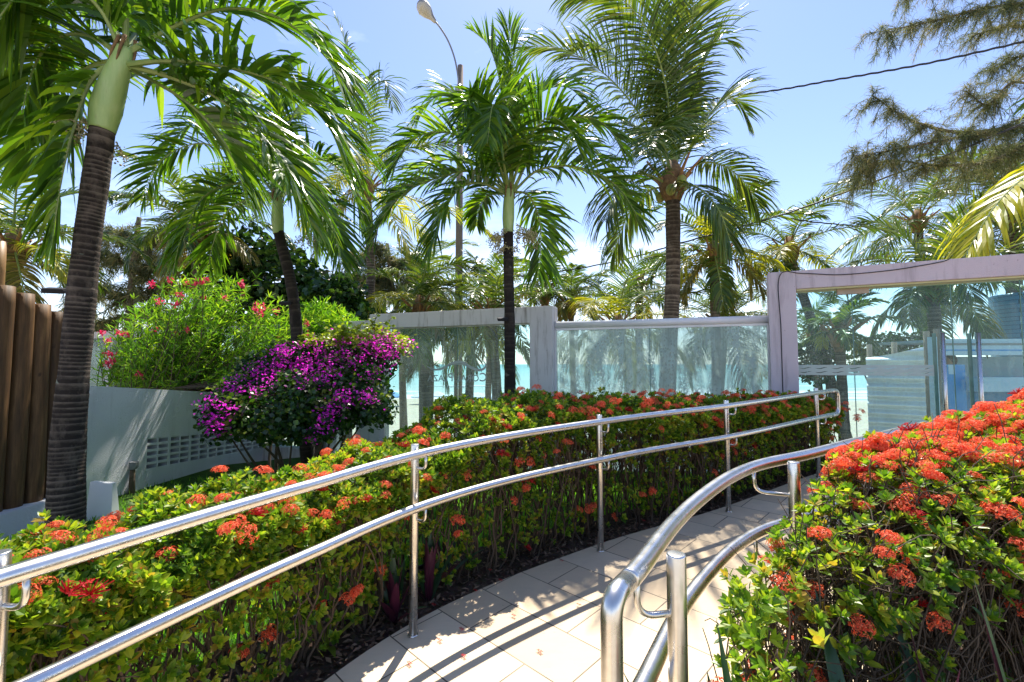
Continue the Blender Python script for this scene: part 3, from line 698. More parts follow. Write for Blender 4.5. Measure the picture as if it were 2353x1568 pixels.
# frosted band with wave marks on the gate glass
za, zc = z_at(1850, 862, gp(1850)), z_at(1850, 839, gp(1850))
def gate_pt(u, z, off): 
    q = gp(1832) + d * u + ng * off; return (*q, z)
Lband = float(np.linalg.norm(gp(2150) - gp(1832)))
holes = MB()
zl = [za, za + (zc - za) * .18, za + (zc - za) * .42, za + (zc - za) * .58, za + (zc - za) * .82, zc]
m = MB()
for z0_, z1_ in ((za, zl[1]), (zl[2], zl[3]), (zl[4], zc)):
    m.add([gate_pt(0, z0_, .008), gate_pt(Lband, z0_, .008), gate_pt(Lband, z1_, .008), gate_pt(0, z1_, .008)], [[0, 1, 2, 3]])
pitch_w = Lband / 8
for row, (z0_, z1_) in enumerate(((zl[1], zl[2]), (zl[3], zl[4]))):
    for k in range(8):
        u0 = k * pitch_w; uu = np.linspace(0, 1, 25); wav = .5 + .28 * np.sin(uu * 2 * np.pi + 2.6) * np.sin(np.pi * uu) ** .3
        th = .16 * np.sin(np.pi * np.clip((uu - .12) / .76, 0, 1)) ** .7
        lo_ = np.clip(wav - th, 0, 1); hi_ = np.clip(wav + th, 0, 1)
        for p, q in (((0 * uu), lo_), (hi_, 0 * uu + 1)):
            V = [gate_pt(u0 + x * pitch_w, z0_ + (z1_ - z0_) * y, .008) for x, y in zip(uu, p)] + [gate_pt(u0 + x * pitch_w, z0_ + (z1_ - z0_) * y, .008) for x, y in zip(uu, q)]
            kk = np.arange(24); m.add(V, np.stack([kk, kk + 1, kk + 26, kk + 25], 1))
m.build('frosted_band', MAT['frost'], root)
# cable clipped along pillar and beam
q = lambda px, py, pt: np.array([*(np.array(pt) + ng * .176), z_at(px, py, pt)])
pl = line_pt(1794, pa, pb)
pts = [q(1800, 930, pl), q(1796, 760, pl), q(1793, 640, pl)] + [q(x, y, gp(x)) for x, y in ((1845, 634), (1930, 637), (2040, 628), (2120, 616), (2168, 607), (2178, 603))]
m = MB(); tube(m, cat(pts, 60), .006, 6); tag(m.build('cable', MAT['cable'], smooth=True), 'thin black cable clipped along the lilac pillar and beam of the gate', 'cable')

# white garden wall with vent blocks
WX = -5.2
top = lambda y: 1.10 - .095 * (y - 5.6)
vt = lambda y: .33 - .095 * (y - 6.5)
vb = lambda y: -.115 - .08 * (y - 6.5)
root = thing('garden_wall', 'white rendered garden wall with vent blocks behind the large palm trunk', 'wall', (WX, 7, -.5))
m = MB(); y0, yv, y1 = 4.3, 6.42, 9.5
slab(m, (WX, y0), (WX, yv), -.8, top(y0), .18, z0b=-.8, z1b=top(yv))
slab(m, (WX, yv), (WX, y1), vt(yv), top(yv), .18, z0b=vt(y1), z1b=top(y1))
slab(m, (WX, yv), (WX, y1), -.8, vb(yv), .18, z0b=-.8, z1b=vb(y1)); slab(m, (WX - .11, yv), (WX - .11, y1), vb(yv) - .05, vt(yv) + .05, .03, z0b=vb(y1) - .05, z1b=vt(y1) + .05); m.build('wall', MAT['white_stucco'], root)  # last slab is a backing added behind the vents to shut out light
nb = 7; pitch_b = (y1 - yv) / nb
for k in range(nb):
    m = MB(); ya = yv + k * pitch_b; yb = ya + pitch_b
    for t0, t1 in ((0, .06), (.47, .53), (.94, 1)):
        u, v = ya + pitch_b * t0 + .0005, ya + pitch_b * t1 - .0005; slab(m, (WX + .004, u), (WX + .004, v), vb(u), vt(u), .17, z0b=vb(v), z1b=vt(v))
    for c0, c1 in ((.06, .47), (.53, .94)):
        for r_ in range(6):
            u, v = ya + pitch_b * c0, ya + pitch_b * c1; f0, f1 = r_ / 5 - .04, r_ / 5 + .04
            f0, f1 = max(f0, 0), min(f1, 1)
            L_ = lambda y, f: vb(y) + (vt(y) - vb(y)) * f
            hexa(m, [(WX + .085, u, L_(u, f0)), (WX + .085, v, L_(v, f0)), (WX + .02, v, L_(v, f0) - .012), (WX + .02, u, L_(u, f0) - .012),
                     (WX + .085, u, L_(u, f1)), (WX + .085, v, L_(v, f1)), (WX + .02, v, L_(v, f1) - .012), (WX + .02, u, L_(u, f1) - .012)])
    m.build('vent_block', MAT['white_stucco'], root)
# socket box and pipe, loose white slab at the foot of the wall
root = thing('outlet_box', 'small grey outlet box on a stub pipe at the foot of the white wall', 'outlet box', (WX + .14, 6.1, -.4))
m = MB(); bbox(m, (WX + .15, 6.15, .02), (.07, .1, .1), .3, .008); m.build('box', MAT['grey_plastic'], root)
m = MB(); bbox(m, (WX + .19, 6.145, .03), (.03, .085, .075), .3, .006); m.build('cover', MAT['grey_plastic'], root)
m = MB(); tube(m, [(WX + .14, 6.15, -.03), (WX + .14, 6.15, -.45)], [.03, .04], 12); m.build('pipe', MAT['bark'], root, True)
m = MB(); c = P(226, 1126, 4.95); hexa(m, [(c[0] - .14, 4.95, -.4), (c[0] + .11, 5.0, -.4), (c[0] + .11, 5.12, -.4), (c[0] - .14, 5.08, -.4), (c[0] - .12, 4.98, .1), (c[0] + .08, 5.03, .07), (c[0] + .08, 5.08, .07), (c[0] - .12, 5.04, .1)])
tag(m.build('slab', MAT['white_paint']), 'white block leaning at the wall foot beside the large palm trunk', 'slab')

# log fence
root = thing('log_fence', 'fence of upright round brown logs standing on a white kerb at far left', 'fence', (-4.5, 4, -.2))
m = MB(); slab(m, (-4.47, 2.6), (-4.47, 4.68), -.6, .09, .24, bev=.01); m.build('kerb', MAT['white_stucco'], root)
ys = [3.3, 3.48, 3.66, 3.83, 3.99, 4.155, 4.32, 4.475, 4.61]; hz = [None, None, None, None, None, 675, 700, 717, 735]
pxs = [0, 0, 0, 0, 0, 32, 70, 103, 131]
for k, (y, hp) in enumerate(zip(ys, hz)):
    zt_ = float(P(pxs[k], hp, y)[2]) if hp else 2.02 + .04 * math.sin(k * 2.)
    m = MB(); zz = np.linspace(.06, zt_, 14); r0 = .083 if k < 7 else .07
    p = np.column_stack([-4.5 + .006 * np.sin(zz * 2 + k), y + .006 * np.cos(zz * 1.7 + k * 2), zz]); rr = r0 * (1 + .03 * np.sin(zz * 3 + k * 1.3)); rr[-1] *= .95
    tube(m, p, rr, 18); o = m.build('log', MAT['log'], root, True)
# split bamboo gate post on its left
m = MB(); y = 4.06; c = P(4, 555, 4.06); p = np.column_stack([np.full(10, c[0] - .03), np.full(10, y), np.linspace(.0, c[2], 10)]); tube(m, p, .055, 12)
tag(m.build('bamboo_post', plain('bamboo', (.42, .25, .09), (.24, .13, .05), 10, .5, bumpk=.2, stretch=(1, 1, .2)), smooth=True), 'tall tan bamboo post at the left edge rising above the log fence', 'post')
# ------------------------------------------------------------------ palms
def frond_mb(ctrl, L, nl=46, w=.035, droop=.6, lift=.35, roll=0., petiole=.12, r0=.018, wind=(0, 0, 0), seg=6, leaf=0, stem=1, tip_ang=28, base_ang=68, jit=.12, dense_base=True, up=(0, 0, 1), gaps=0.):
    m = MB(); n = 64; p = cat(ctrl, n); T, Nn, S = frames(p, up)
    if roll: Nn, S = Nn * math.cos(roll) + S * math.sin(roll), S * math.cos(roll) - Nn * math.sin(roll)
    u = np.linspace(0, 1, n)
    tube(m, p, r0 * (1 - .86 * u ** .8), 7, stem, True)
    t = np.concatenate([np.linspace(petiole, .985, nl)] * 2); side = np.repeat([1., -1.], nl)
    t = np.clip(t + rng.normal(0, .25 / nl, len(t)), 0, 1)
    if gaps: keep = rng.random(len(t)) > gaps; t, side = t[keep], side[keep]
    f = lambda A: np.stack([np.interp(t, u, A[:, k]) for k in range(3)], 1)
    pos, Tl, Nl, Sl = f(p), nrm(f(T)), nrm(f(Nn)), nrm(f(S)); q = np.clip((t - petiole) / (1 - petiole), 0, 1)
    ang = np.radians(base_ang + (tip_ang - base_ang) * q ** 1.1) + rng.normal(0, jit, len(t))
    lf = lift + rng.normal(0, jit * 1.6, len(t))
    d = nrm(np.cos(ang)[:, None] * Tl + np.sin(ang)[:, None] * (side[:, None] * np.cos(lf)[:, None] * Sl + np.sin(lf)[:, None] * Nl))
    Lp = L * (.5 + .5 * np.sin(np.pi * np.clip(.12 + .72 * q, 0, 1))) * np.where(q > .8, 1 - (q - .8) * 2.3, 1) * rng.uniform(.85, 1.08, len(t))
    tw = rng.normal(0, .35, len(t))
    g = np.array([0, 0, -1.]); wi = np.asarray(wind, float)
    prof = np.interp(np.linspace(0, 1, seg + 1), [0, .12, .4, .75, 1], [.45, .9, 1, .62, .04])
    rows, c = [], pos + Sl * side[:, None] * r0 * .5
    dr = droop * rng.uniform(.7, 1.3, len(t))
    for k in range(seg + 1):
        wd = nrm(Tl - d * (Tl * d).sum(1, keepdims=True) + 1e-6); bn = np.cross(d, wd)
        wd = wd * np.cos(tw)[:, None] + bn * np.sin(tw)[:, None]
        h = wd * (w * prof[k] / 2) * np.clip(Lp / L + .25, .5, 1.1)[:, None]
        rows += [c - h, c + h]
        c = c + d * (Lp / seg)[:, None]
        d = nrm(d + g * (dr * (k + 1) / seg * .55)[:, None] + wi * ((k + 1) / seg * .5))
    V = np.stack(rows, 1); b = np.arange(len(t))[:, None, None] * (2 * (seg + 1)); k = np.arange(seg)[None, :, None] * 2
    F = (b + k + np.array([0, 1, 3, 2])[None, None]).reshape(-1, 4)
    m.add(V.reshape(-1, 3), F, leaf)
    return m
def px_path(pts, Y):
    return np.array([P(a, b, Y + c) for a, b, c in pts])
def ring_trunk(ctrl, r, name, matname, root, rings=60, n=260, sides=18, amp=.03, bulge=None):
    n = max(n, rings * 6)
    p = cat(ctrl, n); u = np.linspace(0, 1, n)
    rr = np.interp(u, np.linspace(0, 1, len(r)), r)
    ph = u * rings + .9 * np.sin(u * 23) + .5 * np.sin(u * 61 + 1); saw = (ph % 1.)
    rr = rr * (1 + amp * (saw - .5) * (.4 + .6 * np.sin(u * 41) ** 2)) * (1 + .022 * np.sin(u * 23) + .014 * np.sin(u * 57 + 2))
    m = MB(); tube(m, p, rr, sides); o = m.build(name, MAT[matname], root, True)
    at = o.data.attributes.new('ring', 'FLOAT', 'POINT'); at.data.foreach_set('value', np.repeat(saw, sides).astype(np.float32)); return o
def flower_spray(root, c, n, rad, name='flower_spray'):
    m = MB()
    oct_v = np.array([(1, 0, 0), (-1, 0, 0), (0, 1, 0), (0, -1, 0), (0, 0, 1), (0, 0, -1.)]); oct_f = [[0, 2, 4], [2, 1, 4], [1, 3, 4], [3, 0, 4], [2, 0, 5], [1, 2, 5], [3, 1, 5], [0, 3, 5]]
    tips = []
    for k in range(n):
        dv = nrm(np.array([rng.normal(0, 1), rng.normal(0, 1), rng.normal(-.25, .6)])); e = c + dv * rad * rng.uniform(.5, 1)
        p = cat([c, c + dv * rad * .5 + np.array([0, 0, .03]), e - np.array([0, 0, .04])], 8); tube(m, p, np.linspace(.007, .003, 8), 4, 0, False)
        for q in p[3:]:
            for _ in range(5): tips.append(q + rng.normal(0, .02, 3))
    tips = np.array(tips); inst(m, oct_v, oct_f, basis(nrm(rng.normal(0, 1, (len(tips), 3)))), tips, rng.uniform(.006, .013, len(tips)))
    return m.build(name, MAT['palm_flower'], root)
def floodlight(c, rz, label, near):
    m = MB(); root = thing('floodlight', label, 'floodlight', c)
    bbox(m, c, (.14, .1, .04), rz, .008, rx=.25); m.build('housing', MAT['black_plastic'], root)
    m = MB(); tube(m, [np.array(c) + (0, 0, -.01), near], .012, 8); m.build('arm', MAT['black_plastic'], root)

def palm(label, Y, trunk_px, trunk_r, shaft_px, shaft_r, fronds, L=.62, w=.042, nl=46, rings=60, spray=None, tmat='palm_trunk', r0=.022, base_z=-.5, amp=.03, scale=1., wind=(.05, 0, 0)):
    tp = [P(a, b, Y + c) for a, b, c in trunk_px]; base = tp[0].copy()
    if base_z is not None and base[2] > base_z: 
        v = tp[0] - tp[1]; v = v / max(-v[2], .1); v[:2] = np.clip(v[:2], -.25, .25); tp = [tp[0] + v * (base[2] - base_z) * np.array([1, 1, 1])] + tp
        tp[0][2] = base_z; trunk_r = [trunk_r[0] * 1.08] + list(trunk_r)
    root = thing('palm_tree', label, 'palm tree', tp[0], 'palms with green crownshafts in the garden')
    ring_trunk(tp, trunk_r, 'trunk', tmat, root, rings, amp=amp)
    sp = [P(a, b, Y + c) for a, b, c in shaft_px]; p = cat(sp, 40)
    m = MB(); tube(m, p, np.interp(np.linspace(0, 1, 40), np.linspace(0, 1, len(shaft_r)), shaft_r), 22); m.build('crownshaft', MAT['crownshaft'], root, True)
    m = MB(); q = p[-1]; dq = nrm(p[-1] - p[-4]); 
    for a_ in (-2.2, -1.2, .3):
        h_ = np.array([math.cos(a_), math.sin(a_), 0]); tube(m, cat([p[-9] + h_ * shaft_r[-1] * 1.2, p[-4] + h_ * shaft_r[-1] * 1.3, q + dq * .08 + h_ * shaft_r[-1] * .9], 7), np.linspace(.006, .016, 7), 6)
    m.build('leaf_sheath', MAT['fibre'], root, True)
    for fr in fronds:
        pts, kw = (fr[0], fr[1]) if isinstance(fr, tuple) else (fr, {})
        a = dict(L=L, w=w, nl=nl, r0=r0, wind=wind); a.update(kw)
        frond_mb(px_path(pts, Y), **a).build('frond', [MAT['palm_leaf'], MAT['rachis']], root)
    if spray:
        for (px, py, dy, n, rad) in spray: flower_spray(root, P(px, py, Y + dy), n, rad)
    return root

Y1 = 3.6
palm('large dark ringed palm with a fat pale green crownshaft in front of the log fence', Y1,
     [(152, 1175, 0), (158, 1000, 0), (180, 760, 0), (200, 560, 0), (222, 400, 0), (236, 292, 0)], [.122, .106, .096, .09, .086, .083],
     [(234, 300, 0), (244, 250, 0), (262, 190, 0), (280, 140, 0), (288, 112, 0)], [.088, .108, .098, .08, .058],
     [([(288, 150, 0), (380, 140, -.05), (500, 150, -.1), (640, 190, -.1), (740, 270, 0), (800, 380, .1)], dict(roll=.2)),
      ([(292, 150, 0), (400, 180, .1), (500, 225, .15), (600, 310, .2), (670, 410, .25), (705, 510, .3)], dict(roll=.25)),
      ([(295, 155, 0), (370, 195, .3), (450, 250, .4), (520, 330, .5), (560, 430, .55)], {}),
      ([(290, 125, 0), (400, 60, .1), (520, 20, .15), (640, 40, .2), (740, 120, .25), (790, 210, .3)], dict(roll=.1)),
      ([(288, 115, 0), (292, -40, -.1), (298, -180, -.2), (340, -290, -.4)], dict(lift=.6)),
      ([(285, 120, 0), (360, 20, .5), (480, -40, .9), (600, -20, 1.2), (690, 60, 1.4)], {}),
      ([(275, 125, 0), (200, 80, .1), (130, 90, .15), (80, 150, .2), (50, 260, .2)], dict(roll=-.2)),
      ([(270, 140, 0), (205, 190, -.05), (160, 320, -.1), (135, 440, -.1), (118, 565, -.1)], dict(roll=-.3, L=.56)),
      ([(270, 140, 0), (215, 150, .3), (150, 190, .5), (100, 280, .6), (80, 400, .65)], dict(roll=-.2)),
      ([(280, 118, 0), (230, 20, -.1), (150, -40, -.2), (60, -30, -.3), (-10, 50, -.35)], {}),
      ([(280, 118, 0), (240, 10, .4), (170, -20, .7), (100, 20, .9), (60, 100, 1.)], {})
      ],
     L=.76, w=.042, nl=66, rings=88, tmat='palm_trunk', spray=[(165, 280, -.05, 26, .17), (262, 335, .1, 5, .12)], r0=.026, amp=.032)
floodlight(P(128, 668, Y1 + .05), .3, 'small black floodlight on the trunk of the large left palm', P(185, 672, Y1))

Y2 = 6.4
palm('slender palm behind the bougainvillea with a short green crownshaft', Y2,
     [(684, 790, 0), (676, 700, 0), (662, 620, 0), (646, 560, 0), (640, 530, 0)], [.098, .088, .08, .074, .07],
     [(640, 538, 0), (638, 510, 0), (638, 480, 0), (638, 448, 0)], [.072, .085, .075, .058],
     [[(636, 450, 0), (560, 370, 0), (460, 330, .1), (370, 370, .1), (325, 460, .1)],
      [(634, 452, 0), (560, 420, -.2), (470, 450, -.4), (420, 540, -.5), (400, 610, -.5)],
      [(634, 455, 0), (590, 450, .4), (520, 490, .7), (490, 560, .9), (478, 620, 1)],
      [(636, 448, 0), (590, 330, .2), (510, 270, .3), (430, 290, .4), (380, 350, .4)],
      [(642, 450, 0), (700, 370, 0), (770, 380, 0), (815, 450, 0), (830, 530, 0)],
      [(644, 452, 0), (700, 430, -.3), (750, 480, -.5), (775, 560, -.6), (785, 610, -.6)],
      [(640, 446, 0), (650, 330, 0), (690, 240, .1), (750, 220, .1), (800, 270, .1)],
      [(638, 446, 0), (620, 320, .3), (560, 220, .6), (480, 200, .8), (420, 250, .9)],
      [(644, 450, 0), (680, 440, .4), (720, 500, .6), (735, 570, .7)],
      ([(639, 446, 0), (636, 350, 0), (630, 260, 0), (610, 190, -.1)], dict(lift=.6)),
      [(639, 448, 0), (640, 380, -.6), (650, 380, -1.1), (680, 440, -1.4)],
      [(639, 448, 0), (600, 400, .6), (560, 400, 1.1), (530, 450, 1.4)]],
     L=.68, w=.04, nl=60, rings=44, tmat='palm_trunk_dark', spray=[(700, 545, .1, 10, .2)])
floodlight(P(655, 697, Y2 - .15), .2, 'small grey floodlight on the slender palm trunk above the bougainvillea', P(670, 697, Y2))

Y3 = 6.3
palm('centre palm with dark straight trunk and a pale flower spray under its crown', Y3,
     [(1172, 915, 0), (1171, 740, 0), (1169, 640, 0), (1168, 530, 0)], [.085, .078, .072, .07],
     [(1168, 535, 0), (1168, 505, 0), (1169, 470, 0), (1170, 436, 0)], [.07, .084, .08, .062],
     [([(1166, 440, 0), (1100, 350, 0), (1030, 305, 0), (950, 320, 0), (890, 395, 0)], dict(roll=-.1)),
      ([(1164, 442, 0), (1090, 395, -.1), (1000, 410, -.2), (910, 460, -.3), (850, 560, -.3)], dict(roll=-.1)),
      ([(1162, 444, 0), (1100, 420, -.3), (1050, 440, -.5), (1010, 510, -.6), (985, 590, -.6)], {}),
      ([(1164, 440, 0), (1100, 380, .4), (1010, 370, .7), (930, 420, .9), (880, 500, 1)], {}),
      ([(1178, 438, 0), (1230, 340, 0), (1300, 275, 0), (1380, 280, 0), (1440, 350, 0)], dict(roll=.1)),
      ([(1180, 440, 0), (1240, 390, -.1), (1330, 385, -.2), (1420, 430, -.2), (1480, 525, -.2)], {}),
      ([(1180, 438, 0), (1230, 350, .4), (1310, 320, .7), (1390, 370, .9), (1440, 470, 1)], {}),
      ([(1168, 432, 0), (1155, 320, 0), (1150, 200, 0), (1125, 110, -.05), (1085, 70, -.1)], dict(lift=.7, base_ang=50, L=.5)),
      ([(1172, 432, 0), (1175, 300, 0), (1180, 180, 0), (1172, 90, 0), (1165, 45, 0)], dict(lift=.8, base_ang=42, L=.5)),
      ([(1172, 434, 0), (1195, 310, .1), (1235, 220, .15), (1300, 200, .2), (1350, 240, .2)], dict(lift=.5)),
      ([(1166, 434, 0), (1130, 330, -.4), (1100, 260, -.5), (1075, 230, -.7), (1060, 270, -.9)], dict(lift=.3)),
      ([(1166, 434, 0), (1150, 320, -.5), (1140, 250, -.7), (1130, 250, -.9), (1120, 330, -1.1)], dict(lift=.3)),
      ([(1174, 440, 0), (1215, 450, .3), (1240, 510, .5), (1242, 580, .6), (1235, 640, .6)], {}),
      ([(1162, 444, 0), (1120, 450, .4), (1100, 480, .6), (1095, 520, .7)], dict(L=.4)),
      ([(1174, 434, 0), (1210, 330, -.4), (1260, 270, -.6), (1310, 300, -.8), (1340, 370, -.9)], {}),
      ([(1166, 436, 0), (1110, 300, .5), (1050, 220, .8), (990, 230, 1.), (950, 280, 1.1)], {})],
     L=.68, w=.04, nl=62, rings=40, tmat='palm_trunk_dark', spray=[(1150, 545, -.05, 20, .22), (1205, 540, .0, 20, .22), (1168, 570, -.1, 10, .16)])
floodlight(P(1155, 734, Y3 - .1), .1, 'small black floodlight on the centre palm trunk', P(1171, 734, Y3))

# coconut palms
def coco_fronds(c, Lf, n, wind, e_hi=82, e_lo=-45, az0=0.):
    out = []
    for k in range(n):
        az = az0 + k * 2.39996 + rng.normal(0, .15); q = (k + .5) / n; e = R(e_hi + (e_lo - e_hi) * q ** .9 + rng.normal(0, 6))
        Lk = Lf * rng.uniform(.85, 1.05) * (.75 + .25 * math.sin(math.pi * min(1, q * 1.4 + .15))); p = np.array(c, float); pts = [p.copy()]
        bend = R(rng.uniform(52, 85)) * (1. if e > 0 else .7)
        for s in range(5):
            ee = max(e - bend * (s / 4.) ** 1.3, -R(86)); d = np.array([math.cos(az) * math.cos(ee), math.sin(az) * math.cos(ee), math.sin(ee)])
            p = p + (d + np.array(wind) * (s / 4.)) * Lk / 5; pts.append(p.copy())
        out.append((pts, q))
    return out
def coco(label, trunk, r, Lf, n=16, fronds=None, wind=(.25, 0, 0), L=None, w=.03, nl=54, nuts=5, group='coconut palms beyond the glass wall', yellow=.12, old=.12, merged=False, az0=0., fib=1., seg=5, skirt=0, e_lo=-45):
    trunk = [np.array(t, float) for t in trunk]; base = trunk[0].copy(); c = trunk[-1]
    root = thing('coconut_palm', label, 'palm tree', base, group)
    ring_trunk(trunk, r, 'trunk', 'coco_trunk', root, int(plen(np.array(trunk)) / .09), 200, 14, .05)
    L = L or Lf * .24
    k = r[-1]
    # fibrous heart with husks
    m = MB(); tube(m, [c + (0, 0, -.25 * fib), c + (0, 0, .05), c + (0, 0, .3 * fib), c + (0, 0, .6 * fib)], [k * 1.1, k * 2.0, k * 1.7, k * .6], 12); m.build('heart', MAT['fibre'], root, True)
    m = MB()
    for a in np.linspace(0, 6.28, 9)[:-1]:
        a += rng.normal(0, .2); d = np.array([math.cos(a), math.sin(a), 0]); p = c + d * k * 1.2 + (0, 0, -.12 * fib)
        tube(m, cat([p, p + d * .1 * fib + (0, 0, .3 * fib), p + d * .45 * fib + (0, 0, .62 * fib)], 8), np.linspace(.05, .02, 8) * fib, 6)
    m.build('leaf_bases', MAT['husk'], root, True)
    spec = [([np.array(q) for q in f[0]], f[1]) for f in fronds] if fronds else []
    spec += [(p, q) for p, q in coco_fronds(c + np.array([0, 0, .25 * fib]), Lf, n, wind, az0=az0, e_lo=e_lo)]
    allm = MB()
    for pts, q in spec:
        rr = rng.random(); mt = 'coco_leaf'
        if q > .7 and rr < old * 3: mt = 'coco_old'
        elif q > .35 and rr < yellow * 2: mt = 'coco_yellow'
        fm = frond_mb(pts, L * (1.1 - .25 * abs(q - .4)), nl, w, droop=.5 + 1.0 * q, lift=.35 - .3 * q, petiole=.14, r0=.028 * fib, wind=np.array(wind) * .6, seg=seg, jit=.07, base_ang=74, tip_ang=24, gaps=.04)
        if merged:
            for V, F, M in zip(fm.V, fm.F, fm.M): allm.V.append(V); allm.F.append(F + allm.n - 0) if False else None
        else: fm.build('frond', [MAT[mt], MAT['rachis']], root)
    if nuts:
        sp = bmesh.new(); bmesh.ops.create_icosphere(sp, subdivisions=2, radius=1)
        sV = np.array([v.co[:] for v in sp.verts]) * (1, 1, 1.2); sF = np.array([[v.index for v in f.verts] for f in sp.faces]); sp.free()
        for i in range(nuts):
            a = rng.uniform(0, 6.28); m = MB(); q = c + np.array([math.cos(a) * .28, math.sin(a) * .28, rng.uniform(-.12, .22)]) * fib
            m.add(sV * .1 * fib + q, sF); m.build('coconut', MAT['coconut'], root, True)
    return root

def px3(pts, Y): return [P(a, b, Y + c) for a, b, c in pts]
YA = 9.2
c = P(1546, 425, YA)
FA = [([(1535, 400, 0), (1480, 280, 0), (1400, 180, -.1), (1300, 115, -.2), (1190, 105, -.2)], .35),
      ([(1540, 390, 0), (1490, 260, 0), (1430, 150, 0), (1370, 100, 0), (1310, 110, 0)], .3),
      ([(1540, 390, 0), (1510, 240, 0), (1470, 100, 0), (1420, 10, -.1), (1370, -20, -.2)], .12),
      ([(1546, 380, 0), (1535, 220, 0), (1520, 60, 0), (1490, -80, -.2)], .05),
      ([(1548, 380, 0), (1552, 220, 0), (1560, 60, -.1), (1580, -70, -.3)], .05),
      ([(1550, 385, 0), (1580, 260, 0), (1615, 150, 0), (1655, 90, -.1), (1690, 110, -.1)], .2),
      ([(1552, 400, 0), (1600, 310, .2), (1650, 240, .3), (1690, 230, .4), (1720, 270, .4)], .3),
      ([(1556, 420, 0), (1610, 375, .1), (1670, 385, .2), (1720, 430, .2), (1745, 480, .2)], .6),
      ([(1556, 430, 0), (1600, 430, -.5), (1650, 480, -.9), (1680, 560, -1.)], .75),
      ([(1536, 430, 0), (1490, 440, .3), (1440, 500, .6), (1405, 590, .8)], .75),
      ([(1536, 425, 0), (1480, 400, -.4), (1420, 430, -.7), (1390, 510, -.9)], .65),
      ([(1540, 400, 0), (1480, 310, .5), (1400, 270, .9), (1330, 310, 1.2), (1290, 390, 1.3)], .5),
      ([(1546, 385, 0), (1530, 200, -.6), (1480, 60, -1.2), (1400, -20, -1.7), (1300, -20, -2.)], .3),
      ([(1548, 385, 0), (1560, 200, -.6), (1590, 40, -1.2), (1600, -60, -1.6), (1590, -90, -2.)], .3),
      ([(1548, 400, 0), (1570, 330, .8), (1590, 300, 1.6), (1600, 330, 2.3)], .5),
      ([(1542, 400, 0), (1520, 320, -.9), (1500, 300, -1.7), (1480, 360, -2.4)], .5)]
coco('tall coconut palm with orange husks rising behind the wet middle glass screen', [(P(1520, 905, YA)[0], YA, -1.), P(1538, 800, YA), P(1546, 640, YA), c + (0, 0, -.1)], [.21, .16, .145, .14], 4.2, 0, [(px3(a, YA), q) for a, q in FA], L=.98, w=.036, nl=84, nuts=6, yellow=0., old=0.)

YB = 14.0; c = P(843, 440, YB)
FB = [([(840, 420, 0), (825, 300, 0), (810, 180, 0), (790, 90, -.1), (770, 40, -.2)], .12), ([(843, 420, 0), (855, 290, 0), (870, 200, 0), (890, 190, -.1), (905, 250, -.2)], .3),
      ([(846, 430, 0), (900, 440, 0), (980, 470, .1), (1070, 495, .1), (1135, 545, .1)], .7), ([(838, 440, 0), (790, 470, -.4), (740, 540, -.7), (715, 650, -.9)], .55),
      ([(838, 430, 0), (800, 410, .4), (740, 440, .7), (690, 520, .9)], .6), ([(845, 425, 0), (890, 350, .5), (950, 330, .8), (1010, 380, 1.)], .4),
      ([(846, 440, 0), (890, 480, -.3), (930, 550, -.5), (960, 620, -.5)], .8), ([(840, 420, 0), (800, 300, .6), (740, 230, 1.), (680, 230, 1.3)], .3),
      ([(843, 420, 0), (840, 280, -.8), (835, 190, -1.5), (830, 180, -2.2)], .3)]
coco('coconut palm with a yellow hanging frond behind the two left palms', [(P(850, 760, YB)[0], YB, -1.), P(850, 700, YB), P(852, 600, YB), c], [.17, .14, .13, .125], 3.4, 5, [(px3(a, YB), q) for a, q in FB], L=.85, w=.042, nl=60, nuts=3, wind=(.3, 0, 0), yellow=.5)

def bg(label, px, Y, py_crown, Lf, base_px=None, n=14, r=.13, **kw):
    c = P(px, py_crown, Y); bx = P(base_px if base_px is not None else px + 6, 837, Y)[0]; zb = float(ground_h(np.array(bx), np.array(Y))) - .1
    mid = [(bx * .55 + c[0] * .45, Y, zb + (c[2] - zb) * .5)]
    far = Y > 13.4
    if far: kw['nl'] = 64; kw['w'] = .03; kw['L'] = Lf * .3; Lf *= 1.2
    kw.setdefault('yellow', .05); kw.setdefault('old', .06)
    return coco(label, [(bx, Y, zb)] + mid + [c], [r * 1.35, r * 1.05, r * .95], Lf, n, e_lo=kw.pop('e_lo', -45 if Lf > 2.35 else -18), **kw)
bg('shaggy coconut palm behind the top of the oleander bush', 452, 11.5, 545, 2.7, 470, 18, nuts=2, old=.3, w=.04)
bg('coconut palm peeking over the log fence at the far left', 30, 9.5, 590, 2.6, 10, 16, nuts=0, w=.04, az0=1.)
bg('coconut palm with brown hanging fronds right of the tallest coconut trunk', 1640, 12.5, 600, 2.6, 1648, 18, nuts=5, old=.3, wind=(.1, 0, 0), w=.04)
bg('leaning coconut palm whose curved trunk runs down through the gate glass', 1815, 13.5, 590, 2.3, 1952, 13, nuts=0, yellow=.3, w=.035)
bg('coconut palm whose brown fibrous crown shows through the gate glass', 2142, 11, 672, 2.9, 2160, 17, nuts=4, wind=(.15, 0, 0), w=.038)
bg('tall coconut palm behind the blue tiled column at the right edge', 2330, 12.5, 500, 3.3, 2322, 17, nuts=3, r=.17, w=.038, wind=(-.1, 0, 0), az0=.6)
bg('small coconut palm behind the street lamp pole left of the centre trunk', 968, 17, 665, 2.4, 975, 11, nuts=0, yellow=.08, w=.05, nl=44)
bg('dense coconut palm just left of the centre palm trunk over the beam', 1128, 22, 668, 1.7, 1120, 11, nuts=0, w=.055, nl=40)
bg('young green coconut palm over the beam right of the centre trunk', 1252, 15.5, 690, 1.9, 1240, 12, nuts=0, w=.045, nl=44, r=.1)
bg('small palm with upright fronds above the left end of the white rail', 1312, 14.5, 715, 1.5, 1320, 10, nuts=0, w=.04, nl=40, r=.09)
